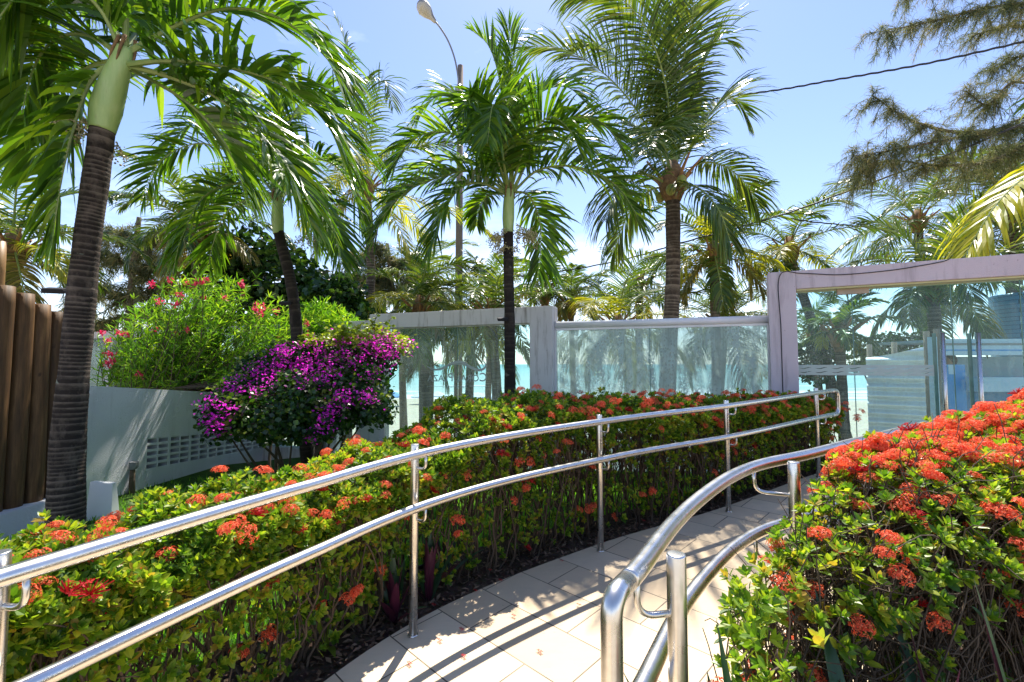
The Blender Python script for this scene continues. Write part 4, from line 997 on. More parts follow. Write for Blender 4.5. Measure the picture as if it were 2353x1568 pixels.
bg('yellowish coconut palm left of the tallest coconut trunk above the rail', 1470, 17, 665, 2.1, 1462, 13, nuts=2, yellow=.15, w=.05, nl=44)
bg('low coconut palm seen in the glass under the hotel lettering', 1085, 14.5, 760, 2.6, 1075, 18, nuts=0, w=.04, nl=44, yellow=.2)
bg('low coconut palm seen through glass between lettering and centre trunk', 1130, 12.5, 735, 2.6, 1150, 18, nuts=0, w=.04, nl=44)
bg('coconut palm seen through the left half of the lettered glass', 965, 13, 725, 2.7, 990, 18, nuts=0, w=.04, nl=44)
bg('yellow green coconut palm blurred behind the left half of the wet glass', 1420, 13.5, 765, 2.8, 1470, 18, nuts=0, yellow=.4, w=.04, nl=44)
bg('coconut palm blurred behind the right half of the wet glass', 1665, 15, 755, 3.0, 1640, 18, nuts=0, w=.045, nl=44)
bg('small coconut palm at the left edge of the gate glass', 1868, 19, 770, 1.5, 1890, 12, nuts=0, w=.05, nl=40)
bg('yellow green low coconut palm behind the gate glass joint', 1930, 10.5, 785, 1.35, 1935, 11, nuts=0, yellow=.3, w=.038, nl=44, r=.1)
bg('bushy coconut palm above the gate beam under the casuarina', 2110, 15.5, 520, 3.0, 2130, 16, nuts=0, w=.05, wind=(-.25, 0, 0))
# big yellow frond reaching in from a palm outside the right edge
root = thing('coconut_palm', 'near coconut palm mostly beyond the right edge with one big yellow frond reaching in', 'palm tree', (7.6, 5.0 + 1.9, -.8), 'coconut palms beyond the glass wall')
tb = P(2620, 420, 6.2); ring_trunk([(tb[0] + .1, 6.2, -.8), (tb[0], 6.2, 1.5), tb], [.2, .16, .15], 'trunk', 'coco_trunk', root, 40, 160, 14, .05)
for pts in ([(2600, 380, 0), (2480, 350, 0), (2380, 390, 0), (2290, 470, 0), (2215, 590, 0)], [(2610, 380, 0), (2560, 250, 0), (2500, 190, .2), (2430, 190, .3)], [(2640, 380, 0), (2760, 300, 0), (2860, 360, 0), (2900, 480, 0)], [(2620, 390, 0), (2600, 250, .8), (2600, 180, 1.5), (2640, 260, 2.2)], [(2600, 400, 0), (2540, 420, .5), (2470, 500, .9), (2440, 600, 1.1)]):
    frond_mb(px3(pts, 6.2), .95, 64, .045, droop=.9, lift=.1, r0=.03, jit=.06, base_ang=70, seg=6).build('frond', [MAT['coco_yellow'] if pts[0][0] == 2600 else MAT['coco_leaf'], MAT['rachis']], root)
# ------------------------------------------------------------------ trees and shrubs
LEAF = (np.array([(0, 0, 0), (.42, -.36, .05), (1., 0, -.05), (.42, .36, .05), (.75, -.26, .02), (.75, .26, .02)]) * (1, 1, 1), [[0, 1, 4, 2], [0, 2, 5, 3]])
def leaf_t(ratio=.36): 
    V = LEAF[0].copy(); V[:, 1] *= ratio / .36; return V, LEAF[1]
def xbasis(d, up=None):
    """rotation matrices whose local x is d, local z roughly up"""
    d = nrm(d); u = np.array([[0, 0, 1.]]) if up is None else up
    y = nrm(np.cross(u, d) + 1e-6); return np.stack([d, y, np.cross(d, y)], 2)
def blob(ells, n, shell=.5, squash=1.):
    e = np.array([x[0] for x in ells], float); r = np.array([x[1] for x in ells], float); wgt = (r[:, 0] * r[:, 1] * r[:, 2]) ** .67
    k = rng.choice(len(e), n, p=wgt / wgt.sum()); dv = nrm(rng.normal(0, 1, (n, 3))); rad = 1 - shell * rng.random(n) ** 1.6
    lump = 1 + .16 * np.sin(dv[:, 0] * 5 + k) * np.cos(dv[:, 2] * 6 + k * 2) 
    return e[k] + dv * r[k] * (rad * lump)[:, None], dv
def leafy_tree(name, label, base, ells, n, size, mat, ratio=.4, trunk_r=.12, limbs=7, group=None, cat_='tree', grow=.5, tmat='bark'):
    root = thing(name, label, cat_, base, group); base = np.array(base, float)
    p, dv = blob(ells, n); d = nrm(dv * .5 + rng.normal(0, .6, (n, 3)) + (0, 0, .15)); 
    m = MB(); V, F = leaf_t(ratio); up = nrm(dv * grow + rng.normal(0, .4, (n, 3)) + (0, 0, .6))
    inst(m, V, F, xbasis(d, up), p, size * rng.uniform(.6, 1.2, n)); m.build('crown', MAT[mat], root)
    m = MB()
    for i in range(limbs):
        e = ells[i % len(ells)]; t = np.array(e[0]) + rng.normal(0, .25, 3) * np.array(e[1]); mid = base * .5 + t * .5 + rng.normal(0, .12, 3)
        tube(m, cat([base, base * .75 + t * .25 + rng.normal(0, .05, 3), mid, t], 14), np.linspace(trunk_r, trunk_r * .15, 14), 8, 0)
    m.build('trunk', MAT[tmat], root, True); return root
def ell(px, py, Y, rx, rz, ry=None):
    if Y < 7: Y = Y + (850 - py) * .0095
    return (P(px, py, Y), (rx, ry or rx * .8, rz))

YS = 12.5
leafy_tree('sea_grape_tree', 'dark glossy round leaved tree behind the oleander and slender palm', (P(640, 837, YS)[0], YS, -.9),
           [ell(560, 590, YS, 1.0, .75), ell(640, 640, YS, 1.2, .9), ell(500, 640, YS, .8, .7), ell(720, 690, YS, 1., .7), ell(590, 730, YS, 1.3, .9)], 6500, .15, 'dark_leaf', .62)
leafy_tree('sea_grape_tree', 'dark leafy tree left of the coconut trunk above the left beam end', (P(800, 837, 11.5)[0], 11.5, -.9),
           [ell(770, 690, 11.5, .75, .6), ell(800, 735, 11.5, .8, .6), ell(740, 740, 11.5, .9, .6)], 3800, .13, 'dark_leaf', .62)
leafy_tree('shrub', 'dark green shrub in the dune seen through the left part of the gate glass', (P(1870, 837, 12)[0], 12, -1.1), [ell(1870, 830, 12, .55, .6), ell(1900, 800, 12, .45, .4)], 1600, .1, 'dark_leaf', .5, .05, cat_='shrub')
leafy_tree('shrub', 'green shrub behind the corrugated hoarding', (P(2060, 837, 11)[0], 11, -.9), [ell(2030, 800, 11, .6, .35), ell(2090, 795, 11, .6, .3), ell(1990, 830, 11, .5, .3)], 1800, .09, 'green_leaf', .5, .05, cat_='shrub')

# casuarinas: drooping needle sprays along branches
def casuarina(label, Y, base, trunk, branches, n_twig, dens=1., tl=.55, nl=.14, nw=.0034, group='feathery casuarina trees'):
    root = thing('casuarina_tree', label, 'tree', base, group)
    m = MB(); tube(m, cat([base] + trunk, 30), np.linspace(.17, .07, 30), 10); wood = m
    P0, D0 = [], []; tw = MB()
    for br in branches:
        p = cat([P(a, b, Y + c) for a, b, c in br], 40); tube(wood, p, np.linspace(.05, .008, 40), 6)
        T = nrm(np.gradient(p, axis=0)); L = plen(p); k = rng.integers(3, 40, int(n_twig * L * dens))
        for i in k:
            d = nrm(T[i] * .7 + rng.normal(0, .65, 3)); q = p[i]; l = tl * rng.uniform(.4, 1.1)
            tp = np.array([q, q + d * l * .5 + (0, 0, -.05), q + d * l + (0, 0, -.3 * l / .5)])
            tw_p = cat(tp, 10); tube(tw, tw_p, np.linspace(.006, .002, 10), 3, 0, False)
            P0.append(tw_p); D0.append(np.repeat(d[None], 10, 0))
    P0 = np.concatenate(P0); D0 = np.concatenate(D0); rep = 7; P0 = np.repeat(P0, rep, 0); D0 = np.repeat(D0, rep, 0); n = len(P0)
    d = nrm(D0 * .5 + rng.normal(0, .55, (n, 3)) + (0, 0, -.55)); l = nl * rng.uniform(.5, 1.2, n); a = nrm(np.cross(d, rng.normal(0, 1, (n, 3)))) * nw
    e = P0 + d * l[:, None]; e2 = e + nrm(d + np.array([0, 0, -.9])) * l[:, None] * .7
    V = np.stack([P0 - a, P0 + a, e + a * .8, e - a * .8, e2], 1); k = np.arange(n)[:, None] * 5
    m = MB(); m.add(V.reshape(-1, 3), k + np.array([0, 1, 2, 3])); m.F.append(k + np.array([3, 2, 4])); m.M.append(np.zeros(n, int)); m.build('crown', MAT['needle'], root)
    for V_, F_, M_ in zip(tw.V, tw.F, tw.M): pass
    wood.build('trunk', MAT['bark'], root, True); tw.build('twigs', MAT['twig'], root); return root
YC = 9.5
casuarina('big feathery casuarina hanging over the top right corner', YC, (P(2560, 837, YC)[0], YC, -.9), [P(2540, 500, YC), P(2520, 200, YC), P(2500, -100, YC)],
          [[(2520, 60, 0), (2400, 10, 0), (2260, 20, 0), (2140, 50, 0), (2010, 75, 0)], [(2510, 0, .2), (2380, -60, .2), (2240, -70, .2), (2080, -20, .2)], [(2520, 160, 0), (2420, 90, .3), (2330, 60, .4), (2240, 80, .4)],
           [(2530, 300, 0), (2430, 220, 0), (2330, 190, 0), (2270, 240, 0), (2220, 210, 0)], [(2530, 400, 0), (2400, 300, -.2), (2280, 300, -.2), (2180, 320, -.3), (2080, 340, -.3), (1960, 360, -.3)],
           [(2280, 310, -.2), (2170, 300, -.2), (2080, 270, -.2), (2005, 220, -.2)], [(2400, 310, 0), (2280, 370, 0), (2160, 380, 0), (2040, 370, 0), (1970, 400, 0)], [(2530, 420, .3), (2420, 360, .4), (2320, 350, .5), (2230, 400, .5)],
           [(2530, 240, .3), (2430, 140, .5), (2350, 130, .6), (2280, 160, .7)], [(2530, 330, .4), (2440, 280, .5), (2360, 270, .6), (2290, 300, .7)]], 26, 1.)
casuarina('hazy brown green casuarina behind the left wall between palm trunks', 15, (P(300, 837, 15)[0], 15, -1), [P(300, 700, 15), P(310, 580, 15), P(320, 500, 15)],
          [[(300, 620, 0), (240, 580, 0), (180, 620, .2)], [(300, 660, 0), (360, 600, 0), (430, 590, 0)], [(300, 700, 0), (240, 660, 0), (190, 690, 0)], [(302, 700, 0), (350, 660, 0), (410, 660, .3)], [(310, 600, 0), (290, 540, 0), (250, 530, 0)], [(310, 600, 0), (350, 550, 0), (390, 540, 0)], [(300, 720, 0), (270, 730, 0), (220, 750, 0)], [(300, 720, 0), (350, 710, 0), (390, 740, 0)]], 20, 1., .7, .22, .011)
casuarina('brown green casuarina behind the coconut trunk left of the lamp pole', 19, (P(930, 837, 19)[0], 19, -1.5), [P(920, 760, 19), P(900, 650, 19), P(890, 560, 19)],
          [[(910, 700, 0), (860, 650, 0), (800, 640, 0), (750, 670, 0)], [(905, 660, 0), (860, 610, 0), (810, 590, 0)], [(900, 630, 0), (930, 600, 0), (960, 610, 0)], [(905, 670, 0), (960, 640, 0), (1010, 660, 0)], [(910, 710, 0), (970, 690, 0), (1020, 700, 0)], [(895, 600, 0), (880, 570, 0), (850, 570, 0)], [(910, 730, 0), (860, 710, 0), (800, 720, 0)], [(910, 730, 0), (960, 740, 0), (1010, 745, 0)]], 20, 1., .8, .26, .014)
casuarina('thin casuarina with bare forked trunk seen through the lettered glass', 16, (P(985, 837, 16)[0], 16, -1.3), [P(990, 850, 16), P(985, 800, 16), P(975, 740, 16)],
          [[(985, 820, 0), (960, 800, 0), (935, 810, 0)], [(985, 800, 0), (960, 760, 0), (930, 750, 0)], [(980, 770, 0), (1000, 750, 0), (1010, 770, 0)], [(990, 850, 0), (965, 830, 0), (945, 845, 0)]], 14, 1., .5, .2, .011)

# oleander behind the wall
root = thing('oleander_bush', 'tall bright green oleander bush with red flowers behind the white garden wall', 'bush', P(450, 900, 8.0))
YO = 8.0; m_st, LP, LD, FL = MB(), [], [], []
base = np.array([P(450, 837, YO)[0] - .75, YO, -.6])
crown = [(330, 790), (300, 740), (300, 830), (360, 720), (400, 670), (440, 655), (480, 640), (520, 655), (560, 690), (600, 700), (640, 720), (650, 780), (620, 820), (560, 770), (500, 730), (440, 740), (400, 790), (470, 800), (540, 830), (610, 860), (350, 860), (420, 850), (490, 870), (560, 880), (270, 810), (600, 760), (680, 740), (690, 800)]
for cx_, cy_ in crown:
    for k in range(15):
        tip = P(cx_ + rng.normal(0, 26), cy_ + rng.normal(0, 24), YO + rng.normal(0, .5)); b = base + rng.normal(0, .25, 3) * (1.2, 1, 0)
        mid = b * .45 + tip * .55 + np.array([-.1, 0, .1]) + rng.normal(0, .1, 3); p = cat([b, mid, tip], 26); p[:, 0] = np.where(p[:, 2] < 1.0, np.minimum(p[:, 0], -5.42 - .02 * rng.random()), p[:, 0]); tube(m_st, p, np.linspace(.014, .003, 26), 4, 0, False)
        T = nrm(np.gradient(p, axis=0))
        for i in range(13, 26):
            if p[i][2] < .95: continue
            LP += [p[i]] * 4; LD += [T[i]] * 4
        if rng.random() < .07: FL.append(tip)
LP, LD = np.array(LP), np.array(LD); n = len(LP); d = nrm(LD * .5 + rng.normal(0, .6, (n, 3)) + (0, 0, .05)); V, F = leaf_t(.085)
V[:, 2] *= .8; m = MB(); inst(m, V, F, xbasis(d, nrm(rng.normal(0, .5, (n, 3)) + (0, 0, 1))), LP, rng.uniform(.1, .17, n)); m.build('foliage', MAT['oleander_leaf'], root); m_st.build('stems', MAT['twig'], root)
pet = (np.array([(0, 0, 0), (.6, -.35, .25), (1, 0, .2), (.6, .35, .25)]), [[0, 1, 2, 3]])
FL += [P(a, b, YO - .35) for a, b in ((240, 770), (250, 815), (255, 790), (262, 820), (300, 775), (285, 770), (250, 845), (395, 650), (470, 690), (520, 690), (355, 660), (405, 770), (560, 660), (590, 720), (640, 720), (480, 650), (370, 700))]
for fpt in FL:
    k = 24; q = np.repeat(fpt[None] + np.array([[0, -.05, .02]]), k, 0) + rng.normal(0, .025, (k, 3)); m = MB(); inst(m, *pet, xbasis(nrm(rng.normal(0, 1, (k, 3)) + (0, -.2, .5))), q, rng.uniform(.035, .06, k)); m.build('flower', MAT['oleander_flower'], root)
# small second oleander right of the slender palm trunk
leafy_tree('oleander_bush', 'small oleander bush between slender palm trunk and bougainvillea top', (P(740, 837, 8.8)[0], 8.8, -.7), [ell(730, 740, 8.8, .5, .4), ell(780, 760, 8.8, .5, .35), ell(700, 780, 8.8, .5, .4)], 3000, .13, 'oleander_leaf', .1, .03, cat_='bush', tmat='twig')

# bougainvillea
YG = 6.3
root = thing('bougainvillea', 'sprawling bougainvillea bush covered in magenta flowers before the wall', 'bush', (P(690, 837, YG)[0], YG, -.4))
ells = [ell(560, 930, YG, .42, .3), ell(520, 960, YG - .1, .3, .28), ell(610, 880, YG, .5, .4), ell(680, 860, YG, .6, .45), ell(760, 850, YG, .65, .42), ell(840, 830, YG, .45, .28), ell(885, 800, YG, .3, .16), ell(800, 790, YG, .45, .16), ell(720, 920, YG, .7, .4), ell(820, 900, YG, .4, .35), ell(640, 960, YG, .55, .3), ell(860, 940, YG + .1, .28, .22), ell(720, 970, YG + .2, .5, .2)]
p, dv = blob(ells, 19000, .6); n = len(p); V, F = leaf_t(.6)
m = MB(); d = nrm(dv * .4 + rng.normal(0, .7, (n, 3)) + (0, 0, -.1)); inst(m, V, F, xbasis(d, nrm(dv + rng.normal(0, .5, (n, 3)) + (0, 0, .5))), p, rng.uniform(.035, .065, n)); m.build('foliage', MAT['boug_leaf'], root)
# bright new shoots along the top
tp = []
for a, b in [(a, np.interp(a, [600, 700, 780, 870, 940], [850, 790, 765, 755, 790])) for a in rng.uniform(620, 945, 75)]:
    q = P(a, b + 6, YG + rng.normal(0, .25)); 
    for _ in range(22): tp.append(q + rng.normal(0, .06, 3))
tp = np.array(tp); n = len(tp); m = MB(); inst(m, V, F, xbasis(nrm(rng.normal(0, .7, (n, 3)) + (0, 0, .3))), tp, rng.uniform(.03, .06, n))
sh = MB()
for a0_, b0_, a1_, b1_ in ((835, 765, 870, 722), (850, 760, 905, 728), (700, 790, 690, 770), (860, 765, 850, 735), (780, 775, 790, 748), (730, 800, 705, 772)):
    q = cat([P(a0_, b0_, YG - .1), P((a0_ + a1_) / 2 + 4, (b0_ + b1_) / 2, YG - .15), P(a1_, b1_, YG - .2)], 14); tube(sh, q, np.linspace(.006, .003, 14), 4, 0, False)
    q2 = np.repeat(q[2:], 2, 0); k = len(q2); inst(m, V, F, xbasis(nrm(rng.normal(0, .8, (k, 3)))), q2, rng.uniform(.04, .065, k))
m.build('new_shoots', MAT['boug_tip'], root)
for i in range(12):
    e = ells[rng.integers(len(ells))]; b = np.array([P(665 + rng.normal(0, 20), 837, YG)[0], YG + rng.normal(0, .08), -.4]); t = np.array(e[0]) + rng.normal(0, .4, 3) * np.array(e[1])
    tube(sh, cat([b, b * .6 + t * .4 + rng.normal(0, .12, 3), t], 14), np.linspace(.028, .005, 14), 6)
for pts in ([(790, 1000, 0), (850, 930, -.1), (885, 885, -.2), (910, 862, -.2)], [(690, 990, 0), (740, 940, -.4), (760, 900, -.5)], [(640, 990, 0), (700, 960, -.5), (720, 915, -.6)]):
    tube(sh, cat([P(a, b, YG + c) for a, b, c in pts], 14), np.linspace(.018, .006, 14), 6)
m2 = MB()
for k_ in range(16):
    a_, b_ = rng.uniform(560, 930), 0; b_ = np.interp(a_, [540, 600, 700, 780, 870, 940], [905, 855, 795, 772, 762, 795]); Yc = YG + (850 - b_) * .0095
    p0 = P(a_, b_ + 15, Yc); dv_ = nrm(np.array([rng.normal(-.1, .8), rng.normal(-.4, .5), rng.uniform(.3, 1.)])); l_ = rng.uniform(.18, .42)
    q = cat([p0, p0 + dv_ * l_ * .6, p0 + dv_ * l_ + np.array([dv_[0] * .1, dv_[1] * .1, -.1 * l_ / .3])], 14); tube(sh, q, np.linspace(.005, .002, 14), 4, 0, False)
    q2 = np.repeat(q[2:], 2, 0); k = len(q2); inst(m2, V, F, xbasis(nrm(rng.normal(0, .8, (k, 3)))), q2, rng.uniform(.03, .055, k))
m2.build('arching_canes', MAT['boug_tip'], root)
sh.build('branches', MAT['twig'], root, True)
BP = [(485, 930), (478, 950), (505, 960), (490, 970), (520, 940), (500, 985), (515, 900), (540, 880), (530, 895), (560, 865), (590, 850), (600, 840), (585, 860), (640, 815), (650, 830), (660, 820), (700, 800), (720, 790), (690, 830), (740, 800), (760, 790), (730, 815), (760, 830), (780, 815), (740, 840), (720, 850), (700, 850), (750, 860), (770, 850), (710, 830), (680, 840), (660, 850), (640, 850), (800, 780), (830, 775), (870, 770), (890, 785), (905, 780), (935, 790), (930, 805), (890, 810), (900, 820), (860, 850), (850, 865), (870, 845), (825, 800), (800, 820), (810, 840), (790, 905), (800, 915), (780, 920), (840, 910), (850, 915), (750, 950), (760, 965), (745, 980), (760, 935), (720, 1005), (590, 890), (600, 900), (620, 870), (560, 900), (690, 880), (730, 870), (750, 875), (645, 800), (625, 850), (655, 805), (670, 800), (780, 770), (760, 775), (850, 780), (870, 790), (910, 795), (850, 790), (900, 800), (820, 785), (870, 800), (895, 775), (840, 790), (925, 798), (810, 775), (785, 785), (860, 812), (835, 820)]
bt = (np.array([(0, 0, 0), (.5, -.38, .12), (1, 0, 0), (.5, .38, .12)]), [[0, 1, 2, 3]])
m = MB(); EA = [(np.array(c_), np.array(r_)) for c_, r_ in ells]
for a, b in BP:
    q0 = P(a, b, YG)
    # push the cluster to the front surface of the bush
    for Yt in np.arange(4.2, 7.4, .02):
        q0 = P(a, b, Yt)
        if any((((q0 - c_) / r_) ** 2).sum() < 1.02 for c_, r_ in EA): break
    else: q0 = P(a, b, YG - .3)
    q0 = P(a, b, Yt - rng.uniform(.0, .08)) if Yt < 7.3 else q0; k = rng.integers(24, 46); q = q0 + rng.normal(0, 1, (k, 3)) * (.065, .045, .05)
    inst(m, *bt, xbasis(nrm(rng.normal(0, 1, (k, 3)))), q, rng.uniform(.026, .046, k))
m.build('flowers', MAT['bract'], root)

# ------------------------------------------------------------------ ixora hedges
def rosette():
    parts = []; V, F = leaf_t(.27)
    for k in range(9):
        a = k * 2.399; e = R(24 + 56 * (k / 9.) ** 1.1); l = 1. - .45 * (k / 9.)
        rot = np.array(Matrix.Rotation(a, 3, 'Z') @ Matrix.Rotation(-e, 3, 'Y')); parts.append(((V * l) @ rot.T + (0, 0, .05 * k), np.array(F)))
    return joinT(parts)
ROS = rosette()
def head(n=34, seed=1, dome=.62, bud=False):
    r = np.random.default_rng(seed); parts = []
    for k in range(n):
        ph = math.acos(1 - dome * (k + .5) / n * 1.25); th = k * 2.399 + r.normal(0, .25); d = np.array([math.sin(ph) * math.cos(th), math.sin(ph) * math.sin(th), math.cos(ph)])
        c = d * r.uniform(.78, 1.05) * (1, 1, .75)
        side = nrm(np.cross(d, [.3, .5, .8])); o = np.cross(d, side)
        if bud and r.random() < .8:
            q = c * r.uniform(.9, 1.35); parts.append((np.array([side * .02, -side * .02, q * .8 - side * .035, q * 1. , q * .8 + side * .035]), np.array([[0, 1, 2, 3], [0, 3, 3, 4]])[:1])); parts.append((np.array([c * .1 - o * .03, c * .1 + o * .03, q + o * .045, q - o * .045]), np.array([[0, 1, 2, 3]]))); continue
        parts.append((np.array([side * .02, -side * .02, c * .92 - side * .02, c * .92 + side * .02]), np.array([[0, 1, 2, 3]])))
        s = r.uniform(.2, .29); sp = r.uniform(0, 1.57)
        for j in range(4):
            a = sp + j * math.pi / 2; f = side * math.cos(a) + o * math.sin(a); g_ = -side * math.sin(a) + o * math.cos(a)
            parts.append((np.array([c, c + f * s * .55 - g_ * s * .3 + d * .02, c + f * s - d * .05 * r.uniform(-.5, 2), c + f * s * .55 + g_ * s * .3 + d * .02]), np.array([[0, 1, 2, 3]])))
    return joinT(parts)
HEADS = [head(36, 1), head(30, 2, .7), head(40, 3, .75), head(22, 4, .6)]; BUD = head(30, 9, .55, True)
HEAD_ME = []
for i, (V, F) in enumerate(HEADS + [BUD]):
    HEAD_ME.append(MB().add(V, F).mesh('flower_head', MAT['ixora_bud' if i == 4 else 'ixora_flower']))
def hedge(name, label, base, shoots, axes, sizes, stems, flowers, faxes, fsizes, fkind, extra=None, fpart=100, order=None):
    root = thing(name, label, 'hedge', base)
    m = MB(); inst(m, *ROS, basis(axes), shoots, sizes); m.build('foliage', MAT['ixora_leaf'], root)
    m = MB()
    for p, r in stems: tube(m, p, r, 5, 0, False)
    m.build('stems', MAT['twig'], root, True)
    if order is None: order = np.argsort(np.linalg.norm(flowers - CAM, axis=1) / np.maximum(fsizes, .01))
    B = basis(faxes); b = np.array([float(x) for x in base])
    for i in order[:fpart]:
        o = bpy.data.objects.new('flower_head', HEAD_ME[fkind[i]]); o.parent = root
        M = Matrix([[*map(float, B[i][r]), 0] for r in range(3)] + [[0, 0, 0, 1]]); M = M @ Matrix.Scale(float(fsizes[i]), 4)
        M.translation = Vector((flowers[i] - b).tolist()); o.matrix_local = M; COL.objects.link(o)
    rest = order[fpart:]
    if len(rest):
        m = MB()
        for k in range(5):
            s = rest[fkind[rest] == k]
            if len(s): inst(m, *(HEADS + [BUD])[k], B[s], flowers[s], fsizes[s], 1 if k == 4 else 0)
        o = m.build('flower_heads', [MAT['ixora_flower'], MAT['ixora_bud']], root); o['kind'] = 'stuff'
    return root
def stem_path(a, b, n=12, wig=.03):
    mid = a * .5 + b * .5 + np.array([a[0] * .12 - b[0] * .12, a[1] * .12 - b[1] * .12, .02]); p = cat([a, mid + rng.normal(0, wig, 3), b], n); p[1:-1] += rng.normal(0, wig * .22, (n - 2, 3)); return p

# left hedge along the rail
sA, sC, sD = s_of(A_), s_of(C_), s_of(D_); s_end = sE + 1.0
kz_s = [sA - 1, sA, sA + .7, sB, sB + .35, (sB + sC) / 2, sC, sD, sE, s_end]; kz = [.77, .79, .76, .76, .85, 1.01, 1.0, .88, .83, .77]
zt = lambda s: np.interp(s, kz_s, kz)
dback = lambda s: np.interp(s, [sA, sB, (sB + sC) / 2, sD, s_end], [.66, .86, 1.02, 1., .8]); dfront = lambda s: np.interp(s, [sA, sB, sC, sE], [.12, .16, .2, .16])
S0, S1 = sA - .75, s_end
def left_pts(n, zone):
    s = rng.uniform(S0, S1, n); d0, d1 = dfront(s), dback(s); zz = zt(s) + .035 * np.sin(s * 9) + .03 * np.sin(s * 21 + 1)
    if zone == 'top':
        u = rng.random(n); d = d0 + (d1 - d0) * u; e = np.minimum(u, 1 - u) * (d1 - d0); z = zz - .16 * np.exp(-e / .06) + rng.normal(0, .028, n); ax = np.stack([rng.normal(0, .35, n), rng.normal(0, .35, n) + (u - .5) * 1.1], 1); axz = np.ones(n)
    elif zone == 'front':
        v = rng.random(n) ** 2.6; z = zz - .06 - v * (zz - .08); d = d0 + np.abs(rng.normal(0, .07, n)) + v * .1; ax = np.stack([rng.normal(0, .5, n), -rng.uniform(.2, 1.2, n)], 1); axz = rng.uniform(.1, 1., n)
    elif zone == 'back':
        v = rng.random(n) ** 2.2; z = zz - .05 - v * (zz - .05); d = d1 - np.abs(rng.normal(0, .07, n)); ax = np.stack([rng.normal(0, .5, n), rng.uniform(.2, 1.2, n)], 1); axz = rng.uniform(.1, 1., n)
    else:
        d = d0 + (d1 - d0) * rng.random(n); z = zz * rng.uniform(.3, .97, n) ** .6; ax = rng.normal(0, .8, (n, 2)); axz = rng.uniform(0, 1, n)
    q = plan_at(s, d); nn_ = plan_at(s, np.ones(n)) - plan_at(s, np.zeros(n)); tt = np.stack([nn_[:, 1], -nn_[:, 0]], 1)
    axis = nrm(np.column_stack([tt * ax[:, :1] + nn_ * ax[:, 1:2], axz])); return np.column_stack([q, z + floor_s(s) * .6]), axis
parts = [left_pts(n, z) for n, z in ((7600, 'top'), (4200, 'front'), (1300, 'back'), (900, 'in'))]
shoots = np.concatenate([p[0] for p in parts]); axes = np.concatenate([p[1] for p in parts]); sizes = rng.uniform(.03, .053, len(shoots))
stems = []
nst = 620; s = rng.uniform(S0, S1, nst); d = np.interp(rng.random(nst), [0, 1], [.28, .62]); bxy = plan_at(s, d)
cand = shoots[(shoots[:, 2] > .35)]
cs = None
for k in range(nst):
    a = np.array([*bxy[k], float(lawn_z(bxy[k][None])[0]) - .02]); near = np.where(np.linalg.norm(cand[:, :2] - bxy[k], axis=1) < .33)[0]
    if not len(near): continue
    main = cand[rng.choice(near)]; p = stem_path(a, main, 14, .05); r0_ = rng.uniform(.004, .0095); stems.append((p, np.linspace(r0_, .0025, 14)))
    for f in range(4):
        i = rng.integers(3, 11); near2 = near[rng.integers(len(near), size=1)]; t2 = cand[near2[0]]
        if t2[2] > p[i][2]: stems.append((stem_path(p[i], t2, 8, .03), np.linspace(r0_ * .6, .002, 8)))
# flower heads: clusters along the top, scattered ones on the side
fs, fa = left_pts(620, 'top'); kp = (rng.random(620) < np.interp(np.array([out_dist(q_[None, :2])[1][0] for q_ in fs]), [sB, sC, sD], [.5, .8, 1.])); fs, fa = fs[kp], fa[kp]; fp, fb = left_pts(110, 'front')
clump = [(1000, 945, 'x'), (960, 975, 'x')]
fl = np.concatenate([fs + fa * .05, fp + fb * .05]); fax = np.concatenate([nrm(fa + (0, 0, .6)), nrm(fb + (0, 0, .3))])
big = [(1050, 912, .16), (985, 940, .3), (1010, 965, .1), (940, 1000, -.2), (935, 950, .2), (880, 985, .0), (820, 1035, -.2), (800, 965, .4), (640, 1030, .3), (560, 1080, .2), (600, 1060, .3), (530, 1070, .3), (215, 1190, .2), (260, 1200, .1), (200, 1148, .4), (300, 1165, .3), (420, 1120, .3), (60, 1350, -.1), (220, 1290, .1), (700, 1030, .2), (745, 1000, .3), (1450, 940, .3), (1500, 945, .3), (1590, 935, .4), (1640, 925, .5), (1690, 930, .4)] + [(a_, b_, 0) for a_, b_ in ((480, 1095), (450, 1110), (520, 1075), (600, 1045), (660, 1025), (690, 1015), (720, 1005), (760, 985), (790, 975), (830, 960), (870, 955), (900, 975), (850, 1000), (930, 970), (970, 935), (1010, 925), (1040, 925), (1075, 915), (880, 940), (700, 1130), (540, 1210), (790, 1165), (740, 1120), (840, 1030), (670, 1130), (1215, 945), (1265, 960), (1300, 1020), (1380, 935), (1420, 945), (1540, 940), (1730, 945), (1760, 940), (1240, 920), (1180, 912), (1890, 950), (1940, 945), (1970, 960), (1910, 990), (1150, 1050), (1220, 1110), (1060, 1200), (1500, 1135), (820, 1370), (120, 1180), (50, 1185), (340, 1150))]
# find the hedge surface under each of these by walking the sight line
ext = []
for a, b, _ in big:
    for Yt in np.linspace(.9, 6.5, 260):
        q = P(a, b, Yt); dd_, s_ = out_dist(q[None, :2]); 
        if dfront(s_[0]) - .05 < dd_[0] < dback(s_[0]) and q[2] < zt(s_[0]) + floor_s(s_[0]) * .6 - .005: ext.append(q + np.array([0, 0, .012])); break
ext = np.array(ext); fl = np.concatenate([fl] + [ext + rng.normal(0, .055 * (k_ > 0), ext.shape) for k_ in range(3)]); fax = np.concatenate([fax] + [nrm(rng.normal(0, .3, ext.shape) + (0, -.4, 1)) for k_ in range(3)])
nf = len(fl); fsz = rng.uniform(.027, .047, nf); fk = rng.choice(5, nf, p=[.24, .2, .24, .14, .18])
lb = plan_at(np.array([sB]), np.array([.5]))[0]
hedge('ixora_hedge', 'long clipped hedge with scarlet flowers and bare stems behind the left handrail', (*lb, -.08), shoots, axes, sizes, stems, fl, fax, fsz, fk)

